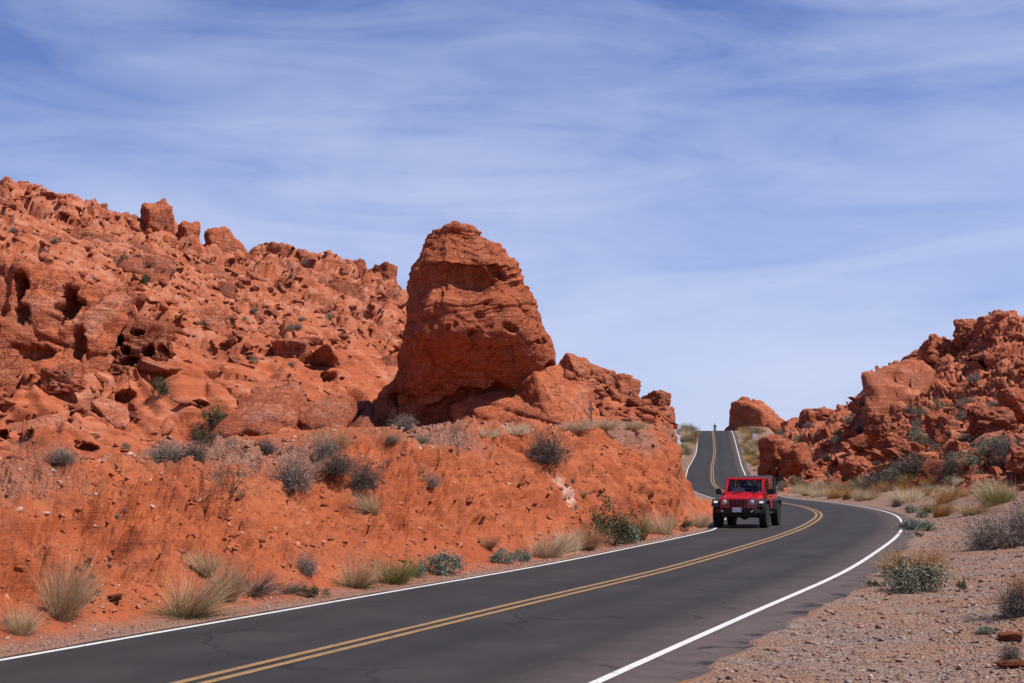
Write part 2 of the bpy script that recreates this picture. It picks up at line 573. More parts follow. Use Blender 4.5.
# bedding of the slabs: beds that dip to the right, weathered back in steps
bedc = (Zm * 1.0 + Xm * .42 - Ym * .10 + .9 * fbm(Xm * .12, Ym * .12, Zm * .12, 3))
bedn = perlin(bedc * .9, .5 + Xm * .02, 3.0) + .6 * perlin(bedc * 2.6, 2.5 + Xm * .03, 7.0) + .35 * perlin(bedc * 6.5, 4.5 + Xm * .05, 9.0)
# craggy relief: sharp crests and cracks, stretched along the beds that dip to the right
qx, qs = Xm + .55 * Sm * 0 + .5 * fbm(Xm * .5, Sm * .5, 2.2, 3), Sm + .38 * Xm + .5 * fbm(Xm * .5, Sm * .5, 6.2, 3)
crag = ridged(qx * .30, qs * .52, 1.3, 5) - .9
bil = np.abs(perlin(qx * .55, qs * 1.0, 3.9)) + .5 * np.abs(perlin(qx * 1.2, qs * 2.1, 5.9)) + .25 * np.abs(perlin(qx * 2.6, qs * 4.4, 7.9))
bil = np.minimum(bil, .5) - .3
joint = -np.exp(-(perlin(qx * .22, qs * .10, 12.3) / .035) ** 2) - .6 * np.exp(-(perlin(qx * .16 + 9, qs * .42, 15.3) / .04) ** 2)
d = sl * (1.0 * big + .8 * b6 + .40 * b3 * ss(-.15, .25, ro) + .36 * bedn + .08 * b1 * ss(-.1, .3, ro) + .10 * fbm(Xm * .9, Sm * .9, 4, 3) + .42 * joint + .10 * bil)
d += ta * (.8 * big + .8 * b6 + (.36 * b3 + .24 * b1 + .14 * b05) * (0.75 + .45 * ro) + .20 * crag + .45 * bil + .35 * joint)
d += ri * (-1.05 + .2 * crag + 1.5 * b6 + .9 * np.maximum(b3, -.2) + .8 * big)
d += rh * (.8 * big + (1 + .8 * rt) * (1.0 * b6 + .75 * b3) + .38 * b1 * (0.9 + .5 * ro) + .18 * b05 + .15 * crag + .45 * bil + .25 * joint)
# tafoni: rounded hollows eaten into the faces
pm = .5 + .5 * perlin(Xm * .13, Sm * .13, 8.1)
f1, f2, c, vx, vy = worley2(Xm / 2.6 + .15 * perlin(Xm, Sm, .1), Sm / 2.2, 21)
rad = .13 + .22 * _rnd[c, 3]
pit = (1 - ss(.45, 1.0, f1 / rad)) * (_rnd[c, 4] > .86)
d -= (sl * 1.0 + rh * .6) * 1.15 * pit * rad * 3
f1, f2, c, vx, vy = worley2(Xm / 8.0, Sm / 7.0, 22)
rad = .10 + .14 * _rnd[c, 3]
pit = (1 - ss(.5, 1.0, (f1 + .10 * perlin(Xm * .8, Sm * .8, .7)) / rad)) * (_rnd[c, 4] > .45)
d -= (sl + rh * .7 + ri * .7) * 2.2 * pit
d = d * (1 - .5 * ss(.012, .04, UU[msk]) * LEFT[msk]) - .25 * ss(.012, .04, UU[msk]) * LEFT[msk]
disp[msk] = d
for _ in range(0):
    disp[1:-1, 1:-1] = .5 * disp[1:-1, 1:-1] + .125 * (disp[:-2, 1:-1] + disp[2:, 1:-1] + disp[1:-1, :-2] + disp[1:-1, 2:])
# earth bank: runnels, clods, small ledges
sb = soilb * ss(.9, 1.5, VV) * (1 - .8 * ss(2.95, 3.25, VV))
mb = sb > .01
Xb, Yb, Zb = XX[mb], YY[mb], ZZ[mb]
run = ridged(Xb * .35 + .2 * perlin(Xb * .6, Yb * .6, 1), Yb * .35, 2.2, 4)
cl, _, _ = blocks(Xb / .55, (Yb + Zb) / .5, 31, .6, .22, .3)
cl2, _, _ = blocks(Xb / .22, (Yb + Zb) / .2, 32, .6, .2, .35)
patch = ss(-.1, .35, perlin(Xb * .3, Yb * .3, 12.0))
led = np.round((Zb + .12 * perlin(Xb * .5, Yb * .5, 2)) * 3.0) / 3.0 - Zb
disp[mb] += sb[mb] * ((.27 * (run - .85) + .15 * fbm(Xb * 1.1, Yb * 1.1, Zb * 1.1, 5, .6)) * (0.3 + bank[mb]) - .10 * (np.minimum(.35, np.abs(perlin(Xb * 2.2, (Yb + Zb) * 2.2, 3.3)) + .5 * np.abs(perlin(Xb * 5, (Yb + Zb) * 5, 4.4))) * -1 + .2) * (.4 + bank[mb]) + (.16 * cl + .10 * cl2) * (.3 + 1.2 * patch) * (.3 + .9 * bank[mb])
                      + .42 * led * ss(.1, .4, perlin(Xb * .22 + 5, Yb * .22, 6.0)) * bank[mb])
# gravel flats on the right
toe = np.clip(ss(.3, 1.0, SIDE) * (1 - ss(.1385, .150, UU)) * (1 - ss(85, 105, YY)) * ss(40, 48, YY), 0, 1)
gr = np.clip(RIGHT + ss(.4, 1.0, SIDE) * (1 - RIGHT), 0, 1) * (1 - toe) * (1 - ss(2.6, 3.4, VV) * RIGHT)
disp += toe * (.16 * fbm(XX * 1.1, YY * 1.1, ZZ, 5, .6) + .12 * (blocks(XX / .6, (YY + ZZ) / .6, 33, .6, .2, .3)[0]))
mg = gr > .01
Xg, Yg = XX[mg], YY[mg]
disp[mg] += gr[mg] * (.05 * fbm(Xg * .7, Yg * .7, 5, 4) + .02 * blocks(Xg / .25, Yg / .25, 41, .5, .2, .3)[0])
XX = XX + NN[..., 0] * disp; YY2 = YY + NN[..., 1] * disp; ZZ = ZZ + NN[..., 2] * disp
DR = road_d(XX, YY2); ZR = road_z(YY2)
# --- the road bed: flat under the asphalt, a small drop at its edge
LWA = lwf(YY2)
wl = 1 - ss(LWA + .10, LWA + .9, -DR); wr = 1 - ss(RW + .65, RW + 3.0, DR)
wb = np.where(DR < 0, wl, wr)
edge_r = RW + .38 + .30 * np.exp(-((YY2 - 16) / 22) ** 2) + .22 * fbm(XX * .7, YY2 * .7, 1.0, 4)
bed = ZR - .045 + .062 * ss(-.10, .12, DR - edge_r) + .062 * ss(-.05, .10, -DR - (LWA + .12 + .05 * fbm(XX, YY2, 1.0, 3)))
ZZ = ZZ * (1 - wb) + bed * wb
# caves eaten into the slabs and ledges
PXX = CX + F * XX / YY2 * (math.cos(PITCH) + math.tan(PITCH) * math.sin(PITCH) * 0)
PYY = CY - F * np.tan(np.arctan((ZZ - EYE) / YY2) - PITCH)
for cx_, cy_, cr_ in ((126, 393, 10), (107, 407, 12), (24, 432, 13), (92, 445, 9), (40, 424, 7), (333, 378, 8), (362, 402, 7), (335, 415, 9), (312, 401, 8), (249, 401, 7), (204, 401, 7), (247, 352, 6), (250, 363, 7),
                     (24, 292, 13), (76, 296, 13), (88, 306, 8), (168, 349, 6), (957, 425, 9), (1018, 388, 6), (893, 427, 6), (985, 440, 6), (870, 470, 5), (975, 352, 7), (640, 414, 6), (590, 404, 6), (66, 352, 9), (8, 366, 9), (150, 368, 8)):
    q = (np.abs(PXX - cx_) < 4) & (np.abs(PYY - cy_) < 3)
    if not q.any(): continue
    ii = np.argwhere(q); j = ii[np.argmin(YY2[q])]
    c0 = np.array([XX[j[0], j[1]], YY2[j[0], j[1]], ZZ[j[0], j[1]]]); rr = cr_ * c0[1] / F
    dx, dy, dz = XX - c0[0], YY2 - c0[1], ZZ - c0[2]
    wob = 1 + .45 * perlin(dx / rr * .9 + cx_, dz / rr * .9, .3 + 0 * dx)
    dd = np.sqrt((dx * .8 + .3 * dz) ** 2 + (dy * .55) ** 2 + (1.25 * dz) ** 2) / rr / wob
    k_ = (1 - ss(.72, 1.0, dd)) * rr * 2.6
    XX = XX - .40 * k_; YY2 = YY2 + .9 * k_; ZZ = ZZ - .05 * k_
# attributes that say what the ground is made of
rock_a = np.clip(slab + talus + rhill, 0, 1)
grav_a = np.clip(gr, 0, 1)
shoulder = np.where(DR < 0, 1 - ss(LWA + .3, LWA + 1.1, -DR + .25 * perlin(XX * 1.3, YY2 * 1.3, 3)), 0)
scree = LEFT * ss(1.9, 2.6, VV) * (1 - ss(2.95, 3.3, VV) * ss(-.02, -.10, UU)) * ss(-.1, .25, perlin(XX * .16 + 3, YY2 * .16, 2.0))
TX, TY, TZ = XX, YY2, ZZ
V = np.stack([XX, YY2, ZZ], -1).reshape(-1, 3)
idx = np.arange(nu * ny).reshape(nu, ny)
Fq = np.stack([idx[:-1, :-1], idx[1:, :-1], idx[1:, 1:], idx[:-1, 1:]], -1).reshape(-1, 4)
me = np_mesh('hillside', V, Fq)
add_attr(me, 'rock', rock_a); add_attr(me, 'gravel', grav_a); add_attr(me, 'shoulder', np.clip(shoulder + .75 * scree, 0, 1))
add_attr(me, 'rubble', np.clip(talus + rhill * .6, 0, 1))
from mathutils.bvhtree import BVHTree
TB = BVHTree.FromPolygons([tuple(v) for v in V[idx[::2, ::2]].reshape(-1, 3).tolist()],
                          (lambda q: np.stack([q[:-1, :-1], q[1:, :-1], q[1:, 1:], q[:-1, 1:]], -1).reshape(-1, 4).tolist())(
                              np.arange(len(range(0, nu, 2)) * len(range(0, ny, 2))).reshape(len(range(0, nu, 2)), -1)))


def hit(x, y):
    """point of the ground seen at a pixel of the photograph"""
    p, n, i, dist = TB.ray_cast(Vector((0, 0, EYE)), ray(x, y), 600)
    return p, n


def ground(x, y):
    p, n, i, dist = TB.ray_cast(Vector((x, y, 200)), Vector((0, 0, -1)), 400)
    return p, n


def terrain_mat():
    t = NT('desert_ground')
    vec = t.coords('Object')
    rc, n1, n2, n3 = rock_colour(t, vec, 1.0)
    # rubble carries more stones of differing colour
    vr = t.add('ShaderNodeTexVoronoi'); t.link(vec, vr.inputs['Vector']); vr.inputs['Scale'].default_value = 2.1
    sepc = t.add('ShaderNodeSeparateColor'); t.link(vr.outputs['Color'], sepc.inputs[0])
    stone = t.ramp(sepc.outputs[0], [(0.0, (.17, .052, .028)), (.35, (.33, .102, .05)), (.7, (.42, .155, .088)), (1.0, (.42, .22, .15))])
    rc = t.mix(t.math('MULTIPLY', t.attr('rubble'), .5), rc, stone)
    soil = t.ramp(t.noise(vec, .6, 6, .65), [(.3, (.28, .064, .024)), (.55, (.37, .099, .039)), (.75, (.39, .127, .055))])
    soil = t.mix(t.ramp(t.noise(vec, 6.0, 5, .7), [(.38, .65), (.52, 0)]), soil, (.20, .055, .028))
    soil = t.mix(t.ramp(t.noise(vec, 1.1, 6, .75), [(.54, 0), (.64, .28)]), soil, (.30, .125, .075))
    soil = t.mix(t.ramp(t.voro(vec, 11.0), [(0.0, .55), (.22, 0)]), soil, (.52, .21, .13))
    # gravel: individual stone colours
    vg = t.add('ShaderNodeTexVoronoi'); t.link(vec, vg.inputs['Vector']); vg.inputs['Scale'].default_value = 22.0
    sg = t.add('ShaderNodeSeparateColor'); t.link(vg.outputs['Color'], sg.inputs[0])
    gcol = t.ramp(sg.outputs[0], [(0.0, (.11, .072, .056)), (.3, (.225, .138, .098)), (.6, (.285, .183, .134)), (.85, (.235, .183, .158)), (1.0, (.42, .34, .28))])
    gcol = t.mix(t.ramp(t.noise(vec, .45, 4, .6), [(.40, .0), (.62, .75)]), gcol, (.285, .142, .087))
    gcol = t.mix(t.ramp(t.noise(vec, .8, 3, .6), [(.56, 0), (.66, .5)]), gcol, (.21, .165, .15))
    gj = t.ramp(vg.outputs['Distance'], [(.0, 1.0), (.55, .55)])
    sh = t.mix(.5, gcol, (.28, .125, .08))
    col = t.mix(t.attr('shoulder'), soil, sh)
    col = t.mix(t.attr('gravel'), col, gcol)
    col = t.mix(t.attr('rock'), col, rc)
    # the bleached spot of the bank
    g = t.add('ShaderNodeVectorMath', operation='DISTANCE'); t.link(vec, g.inputs[0]); g.inputs[1].default_value = BLEACH
    bl = t.math('ADD', g.outputs['Value'], t.math('MULTIPLY', t.noise(vec, 2.2, 5, .7), 2.6))
    col = t.mix(t.ramp(t.math('MULTIPLY', bl, .25), [(.39, .6), (.46, 0)]), col, (.56, .38, .29))
    t.base(col)
    fine = t.noise(vec, 14, 6, .72)
    hh = t.math('ADD', t.math('MULTIPLY', fine, .5), t.math('MULTIPLY', n3, .5))
    hh = t.math('ADD', hh, t.math('MULTIPLY', t.ramp(vg.outputs['Distance'], [(0, 1), (.6, 0)]), t.math('MULTIPLY', t.math('ADD', t.attr('gravel'), t.attr('shoulder')), .5)))
    t.normal(t.bump(hh, .9, .09))
    t.b.inputs['Specular IOR Level'].default_value = .12
    return t.m


_b, _ = hit(569, 492)
BLEACH = tuple(_b)
M_TERR = terrain_mat()
ter = link_mesh('hillside', me, M_TERR)
tag(ter, 'red sandstone hillside and earth bank on both sides of the road', None, None, 'structure')

# the desert floor under and behind everything
bm = bmesh.new()
s_ = 3000
for a, b in ((-1, -1), (1, -1), (1, 1), (-1, 1)): bm.verts.new((a * s_, b * s_, 0))
bm.faces.new(bm.verts)
gm = bpy.data.meshes.new('ground'); bm.to_mesh(gm); bm.free()
gt = NT('desert_floor'); gv = gt.coords('Object')
gt.base(gt.ramp(gt.noise(gv, .02, 6, .6), [(.35, (.27, .11, .066)), (.65, (.31, .15, .10))]))
gnd = link_mesh('ground', gm, gt.m); gnd.location = (0, 0, -.35)
tag(gnd, 'flat desert ground', None, None, 'structure')

# ------------------------------------------------------------------ road
def ribbon(name, d0, d1, z, y0, y1, step=0.5, jag=None, nacross=2):
    ys = np.arange(y0, y1 + step, step)
    t = road_dir(ys); L = np.sqrt(1 + t * t)
    nx, nyy = 1 / L, -t / L            # to the right of the line
    vs_, out = [], []
    for k in range(nacross):
        w = k / (nacross - 1)
        a = d0(ys) if callable(d0) else np.full_like(ys, d0)
        b = d1(ys) if callable(d1) else np.full_like(ys, d1)
        dd = a * (1 - w) + b * w
        out.append(np.stack([road_x(ys) + nx * dd, ys + nyy * dd, road_z(ys) + z], -1))
    P = np.stack(out, 1)
    n = len(ys)
    ii = np.arange(n * nacross).reshape(n, nacross)
    Fq = np.stack([ii[:-1, :-1], ii[:-1, 1:], ii[1:, 1:], ii[1:, :-1]], -1).reshape(-1, 4)
    me = np_mesh(name, P.reshape(-1, 3), Fq)
    # where across and along the road each point lies, for wheel tracks
    add_attr(me, 'across', np.repeat(np.stack([(d0(ys) if callable(d0) else np.full_like(ys, d0)) * (1 - k / (nacross - 1)) + (d1(ys) if callable(d1) else np.full_like(ys, d1)) * (k / (nacross - 1)) for k in range(nacross)], 1).reshape(-1), 1))
    return me


def asphalt():
    t = NT('asphalt')
    vec = t.coords('Object')
    a = t.attr('across')
    grain = t.noise(vec, 60, 3, .8)
    c = t.ramp(t.noise(vec, .5, 6, .62), [(.28, (.022, .0195, .019)), (.5, (.030, .0265, .026)), (.72, (.043, .037, .036))])
    c = t.mix(t.ramp(grain, [(.35, .5), (.5, 0), (.66, 0), (.8, .35)]), c, (.075, .066, .062))
    # dust towards the outer shoulder, darker wheel tracks in the lanes
    tr = t.ramp(t.math('ABSOLUTE', t.math('SUBTRACT', t.math('ABSOLUTE', t.math('SUBTRACT', a, 1.7)), .78)), [(.0, .55), (.42, .0)])
    c = t.mix(tr, c, (.021, .019, .0188))
    tl = t.ramp(t.math('ABSOLUTE', t.math('SUBTRACT', t.math('ABSOLUTE', t.math('ADD', a, 1.35)), .74)), [(.0, .4), (.40, .0)])
    c = t.mix(tl, c, (.023, .0205, .020))
    c = t.mix(t.math('MULTIPLY', t.ramp(a, [(.0, 0), (1.0, 1)]), .0), c, (.2, .12, .1))
    du = t.math('MULTIPLY', t.math('SUBTRACT', a, 2.3, ), .8, clamp=True)
    c = t.mix(t.math('MULTIPLY', du, t.ramp(t.noise(vec, 1.6, 5, .7), [(.3, .35), (.7, .95)])), c, (.115, .083, .074))
    # cracks
    w = t.add('ShaderNodeVectorMath', operation='ADD'); t.link(vec, w.inputs[0])
    nn = t.add('ShaderNodeTexNoise'); t.link(vec, nn.inputs['Vector']); nn.inputs['Scale'].default_value = 1.3; nn.inputs['Detail'].default_value = 5
    t.link(nn.outputs['Color'], w.inputs[1])
    cr = t.voro(w.outputs[0], .33, 'DISTANCE_TO_EDGE')
    cm = t.math('MULTIPLY', t.ramp(cr, [(.0, 1), (.016, 0)]), t.ramp(t.noise(vec, .35, 2), [(.46, 0), (.54, .9)]))
    c = t.mix(cm, c, (.016, .015, .015))
    # old tar along the broken outer edge
    eb = t.math('MULTIPLY', t.math('SUBTRACT', a, 3.72), 6.0, clamp=True)
    c = t.mix(t.math('MULTIPLY', eb, t.ramp(t.noise(vec, 1.15, 4, .6), [(.54, 0), (.58, .9)])), c, (.022, .021, .022))
    t.base(c)
    t.b.inputs['Roughness'].default_value = .82
    t.b.inputs['Specular IOR Level'].default_value = .15
    t.normal(t.bump(grain, .35, .012))
    return t.m


def paint(name, c, wear):
    t = NT(name); vec = t.coords('Object')
    n = t.noise(vec, 9, 6, .75); n2 = t.noise(vec, 45, 3, .8)
    k = t.math('ADD', t.math('MULTIPLY', n, .7), t.math('MULTIPLY', n2, .3))
    t.base(t.mix(t.ramp(k, [(wear - .08, 0.85), (wear + .03, 0.0)]), c, (.085, .07, .07)))
    t.b.inputs['Roughness'].default_value = .7
    return t.m


def jag_r(ys):
    return RW + .55 + .85 * np.exp(-((ys - 10) / 22) ** 2)


def jag_l(ys):
    return -lwf(ys) - .45


road = link_mesh('road', ribbon('road', jag_l, jag_r, 0.0, -60, 300, .35, nacross=16), asphalt())
tag(road, 'two lane asphalt road curving to the left and climbing to a crest', None, None, 'structure')
MY_ = paint('yellow_paint', (.27, .155, .060), .47); MW = paint('white_paint', (.56, .54, .51), .44)
for nm, a, b, m in (('edge_line', lambda q: -lwf(q) - .05, lambda q: -lwf(q) + .05, MW), ('edge_line', RW - .052, RW + .052, MW),
                    ('center_line', -.17, -.06, MY_), ('center_line', .06, .17, MY_)):
    link_mesh(nm, ribbon(nm, a, b, .005, -60, 300, .35), m, road)
# ------------------------------------------------------------------ rocks
def ico(sub):
    bm = bmesh.new(); bmesh.ops.create_icosphere(bm, subdivisions=sub, radius=1.0)
    v = np.array([p.co[:] for p in bm.verts]); f = np.array([[q.index for q in p.verts] for p in bm.faces])
    bm.free(); return v, f


ICO = {k: ico(k) for k in (1, 2, 3, 4, 5, 6)}


def rock_shape(seed, dims, sub=4, planes=14, soft=24, noise=.10, strata=.05, sfreq=3.0, pits=0.0, boxy=.5, dip=(.2, .1), crack=.05, hlo=.66):
    """a weathered block: a softly clipped polyhedron with beds, joints and hollows"""
    r_ = np.random.RandomState(seed)
    d, f = ICO[sub]
    nrm = r_.normal(size=(planes, 3)); nrm /= np.linalg.norm(nrm, axis=1, keepdims=True)
    ax = np.concatenate([np.eye(3), -np.eye(3)])
    rot = np.array(Euler((r_.uniform(-.25, .25), r_.uniform(-.25, .25), r_.uniform(0, 6.28))).to_matrix())
    ax = ax @ rot.T
    N_ = np.concatenate([nrm, ax]); h = np.concatenate([r_.uniform(hlo, 1.12, planes), r_.uniform(.62, .86, 6) if boxy > 0 else np.full(6, 2.0)])
    dot = np.maximum(d @ N_.T, 1e-3)
    rr = h[None] / dot
    rad = -np.log(np.exp(-soft * np.minimum(rr, 3)).sum(1)) / soft
    dm = np.array(dims)
    P = d * rad[:, None] * dm
    sc = 1.0 / dm.max()
    o = r_.uniform(-50, 50, 3)
    q = P * sc
    n = fbm(q[:, 0] * 1.6 + o[0], q[:, 1] * 1.6 + o[1], q[:, 2] * 1.6 + o[2], 5, .55)
    bed = q[:, 2] + dip[0] * q[:, 0] + dip[1] * q[:, 1] + .10 * perlin(q[:, 0] * 1.5 + o[1], q[:, 1] * 1.5, q[:, 2] * 1.5)
    st = perlin(bed * sfreq * 2, o[0] + 0 * bed, .2 + 0 * bed) + .6 * perlin(bed * sfreq * 5, o[1] + 0 * bed, q[:, 0] * .5)
    disp = noise * n + strata * st
    if crack:
        f1, f2, c = worley3(q[:, 0] * 2.0 + o[0], q[:, 1] * 2.0 + o[1], q[:, 2] * 2.6 + o[2], 5)
        disp += crack * ((_rnd[c, 2] - .5) * 1.6 - 1.2 * (1 - ss(0, .10, f2 - f1)))
    if pits:
        f1, f2, c = worley3(q[:, 0] * 3.2 + o[2], q[:, 1] * 3.2 + o[0], q[:, 2] * 3.6 + o[1], 9)
        rad_ = .2 + .3 * _rnd[c, 3]
        disp -= pits * (1 - ss(.35, 1, f1 / rad_)) * (_rnd[c, 4] > .6)
    P = P + d * (disp * dm.max())[:, None] * np.minimum(1, dm / dm.max() * 1.3)
    return P, f


M_ROCK = make_rock_mat('red_sandstone', 1.0)
M_ROCK_SMALL = make_rock_mat('sandstone_boulder', 1.8)
M_ROCK_DARK = make_rock_mat('varnished_sandstone', 1.0, (.35, (.16, .05, .03)))
M_BUTTE = make_rock_mat('butte_sandstone', 1.0, (.45, (.44, .116, .046)))
M_ROCK_PALE = make_rock_mat('pale_stone', 3.0, (.75, (.46, .32, .26)))


def rock_obj(name, P, f, mat, loc, rz=0.0, smooth=True):
    me = np_mesh(name, P, f, smooth)
    o = link_mesh(name, me, mat); o.location = loc; o.rotation_euler = (0, 0, rz)
    return o


def px(Y): return Y / F       # metres per pixel at a distance


def hero(name, label, x0, x1, ytop, ybot, Y, seed, depth=1.0, mat=None, cat='rock', group=None, sub=5, lean=0.0, carve=(), **kw):
    """one named rock: its outline box in the photograph, at its own distance"""
    w = (x1 - x0) * px(Y) / 2; h = (ybot - ytop) * px(Y) / 2
    P, f = rock_shape(seed, (w * 1.18, w * depth * 1.1, h * 1.2), sub, **kw)
    P[:, 1] += lean * P[:, 2]
    gx = P[:, 0] / px(Y) + (x0 + x1) / 2; gy = (ytop + ybot) / 2 - P[:, 2] / px(Y)
    for cx_, cy_, rx, ry, dep in carve:          # hollows go straight back into the rock
        wob = 1 + .5 * perlin(gx * .11 + cx_, gy * .11, .5 + 0 * gx)
        q = np.sqrt(((gx - cx_) / rx) ** 2 + ((gy - cy_) / ry) ** 2) / wob
        P[:, 1] += dep * (1 - ss(.62, 1.0, q)) * (P[:, 1] < lean * P[:, 2] + .2)
    xs = ((x0 + x1) / 2 - CX) / F * Y
    z = zat((ytop + ybot) / 2, Y)
    P[:, 2] *= (2 * h) / (P[:, 2].max() - P[:, 2].min()); P[:, 2] += -(P[:, 2].max() + P[:, 2].min()) / 2
    P[:, 0] *= (2 * w) / (P[:, 0].max() - P[:, 0].min()); P[:, 0] += -(P[:, 0].max() + P[:, 0].min()) / 2
    o = rock_obj(name, P, f, mat or M_ROCK, (xs, Y, z))
    tag(o, label, cat, group); return o


# ---- the butte
def butte():
    Yc = 54.0; k = px(Yc)
    yl = np.array([436, 425, 400, 370, 340, 310, 290, 270, 250, 240, 232, 227, 224.0])
    yL = np.array([436, 425, 400, 370, 340, 310, 290, 270, 250, 241, 238, 234, 233, 226, 224.0])
    yR = np.array([436, 425, 400, 370, 355, 345, 330, 310, 290, 270, 262, 255, 250, 246, 243, 238, 232, 227, 224.0])
    Lx = np.array([346, 358, 378, 394, 402, 407, 410, 415, 422, 426, 429, 434, 445, 446.5, 450])
    Rx = np.array([566, 563, 558, 555, 553, 551, 546, 538, 529, 521, 515, 508, 503, 498, 488, 483, 480, 474, 467.0])
    Fd = np.array([1.1, 1.1, 1.25, 2.1, 3.0, 2.75, 2.05, 2.35, 1.55, 1.2, .85, .55, .15])
    Bd = np.array([3.2, 3.2, 3.2, 3.1, 3.0, 2.8, 2.5, 2.1, 1.6, 1.3, 1.0, .6, .2])
    nt_, na = 300, 520
    y = np.linspace(436, 224, nt_)
    y = 224 + (436 - 224) * ((y - 224) / (436 - 224)) ** 1.15
    fi = lambda a: np.interp(-y, -yl, a)
    Lm, Rm, fd, bd = np.interp(-y, -yL, Lx), np.interp(-y, -yR, Rx), fi(Fd), fi(Bd)
    for a in (Lm, Rm, fd, bd):
        for _ in range(2 if a is not fd and a is not bd else 6): a[1:-1] = (a[:-2] + 2 * a[1:-1] + a[2:]) / 4
    th = np.linspace(0, 2 * np.pi, na, endpoint=False)
    c, s = np.cos(th), np.sin(th)
    e = 2 / 2.7
    cc = np.sign(c) * np.abs(c) ** e; sn = np.sign(s) * np.abs(s) ** e
    a = (Rm - Lm) / 2 * k; mx = ((Rm + Lm) / 2 - CX) * k
    X = mx[:, None] + a[:, None] * cc[None]
    D = np.where(sn[None] < 0, fd[:, None], bd[:, None]) * sn[None]
    # the front has a blunt corner left of the middle, the left flank turns away
    D += np.where(sn < 0, -1, 0)[None] * .5 * np.exp(-((cc[None] + .42) / .30) ** 2) * ss(436, 360, y)[:, None] * .9
    Z = np.array([zat(v, Yc) for v in y])[:, None] + 0 * X
    Yw = Yc + D
    P = np.stack([X, Yw, Z], -1)
    du = np.roll(P, -1, 1) - np.roll(P, 1, 1); dv = np.gradient(P, axis=0)
    n = np.cross(du, dv); n /= np.maximum(np.linalg.norm(n, axis=-1, keepdims=True), 1e-9)
    cen = P.mean(1, keepdims=True); flip = ((P - cen) * n).sum(-1).mean() < 0
    if flip: n = -n
    X_, Y_, Z_ = P[..., 0], P[..., 1], P[..., 2]
    bed = Z_ - .22 * (X_ - mx[:, None]) * ss(0, 3, X_ - mx[:, None]) - .05 * X_ + .35 * fbm(X_ * .35, Y_ * .35, Z_ * .35, 3)
    st = perlin(bed * 1.6, .3 + X_ * .05, Y_ * .05) * 1.0 + .9 * (.4 - 2 * np.abs(perlin(bed * 3.4, 3.3 + X_ * .1, Y_ * .1))) + .55 * (.4 - 2 * np.abs(perlin(bed * 8, 7.3 + X_ * .12, Y_ * .1)))
    top = ss(335, 300, y)[:, None] + 0 * X_
    left = ss(.1, -.75, cc)[None] + 0 * X_
    dsp = .085 * st * (.22 + top) * (1 + .5 * ss(290, 250, y)[:, None]) * (1 - .7 * left)
    dsp = dsp + .22 * fbm(X_ * .40, Y_ * .40, Z_ * .40, 3, .5) + .05 * fbm(X_ * 2.2, Y_ * 2.2, Z_ * 2.2, 4)
    # vertical fluting of the left flank
    dsp = dsp + left * .20 * fbm(X_ * 1.6, Y_ * 1.6, Z_ * .35, 4)
    f1, f2, ci = worley3(X_ * .42, Y_ * .42, Z_ * .55 + X_ * .06, 3)
    dsp = dsp + .10 * (_rnd[ci, 2] - .5) - .05 * (1 - ss(0, .05, f2 - f1))
    # a band of weathering pits, and hollows under the brow
    f1, f2, ci = worley3(X_ * 2.3 + .6 * perlin(X_ * 1.5, Y_ * 1.5, Z_ * 1.5), Y_ * 1.5, Z_ * 3.0 + .6 * perlin(X_ * 1.5 + 7, Y_ * 1.5, Z_ * 1.5), 8)
    rad = .26 + .26 * _rnd[ci, 3]
    band = np.exp(-((y - 341 + 0 * y) / 11) ** 2)[:, None] + .45 * np.exp(-((y - 318) / 9) ** 2)[:, None] + .12
    dsp = dsp - .30 * (1 - ss(.45, 1, f1 / rad)) * (_rnd[ci, 4] > .42) * ss(-.6, 0, cc)[None] * np.clip(band, 0, 1)
    pxx = (X_ / k + CX)

    def hollow(x0, y0, rx, ry, dep, ang=0.0):
        ca, sa = math.cos(ang), math.sin(ang)
        wx = 6 * perlin(pxx * .06, y[:, None] * .06 + 0 * pxx, .5 + 0 * pxx)
        u = (pxx + wx - x0) * ca + (y[:, None] + wx - y0) * sa; v = -(pxx + wx - x0) * sa + (y[:, None] + wx - y0) * ca
        q = np.sqrt((u / rx) ** 2 + (v / ry) ** 2)
        return -dep * (1 - ss(.55, 1.0, q)) * (sn[None] < .25)
    dsp = dsp + hollow(466, 288, 33, 24, .26, .2) + hollow(497, 279, 15, 6, .35, .7) + hollow(398, 403, 5, 6, .9) + hollow(389, 400, 4, 5, .8) + hollow(548, 375, 7, 12, .9) + hollow(465, 408, 58, 16, .45, -.25) + hollow(440, 300, 6, 10, .4) + hollow(418, 250, 8, 14, .6)
    dsp *= ss(225, 231, y)[:, None] * .9 + .1
    P = P + n * dsp[..., None]
    V = P.reshape(-1, 3)
    ii = np.arange(nt_ * na).reshape(nt_, na)
    Fq = np.stack([ii[:-1], np.roll(ii[:-1], -1, 1), np.roll(ii[1:], -1, 1), ii[1:]], -1).reshape(-1, 4)
    # cap
    V = np.concatenate([V, P[-1].mean(0)[None]]); cidx = len(V) - 1
    capf = np.stack([ii[-1], np.roll(ii[-1], -1), np.full(na, cidx), np.full(na, cidx)], -1)
    Fq = np.concatenate([Fq, capf]); Fq_t = [tuple(dict.fromkeys(q)) for q in Fq.tolist()]
    org = Vector(((467 - CX) * k, Yc, zat(430, Yc)))
    me = bpy.data.meshes.new('rock_butte'); me.from_pydata((V - np.array(org)).tolist(), [], Fq_t); me.validate()
    bm = bmesh.new(); bm.from_mesh(me); bmesh.ops.recalc_face_normals(bm, faces=bm.faces); bm.to_mesh(me); bm.free()
    me.polygons.foreach_set('use_smooth', np.ones(len(me.polygons), bool))
    o = link_mesh('rock_butte', me, M_BUTTE); o.location = org
    tag(o, 'tall free-standing sandstone butte with overhanging face above the road bank', 'rock butte')
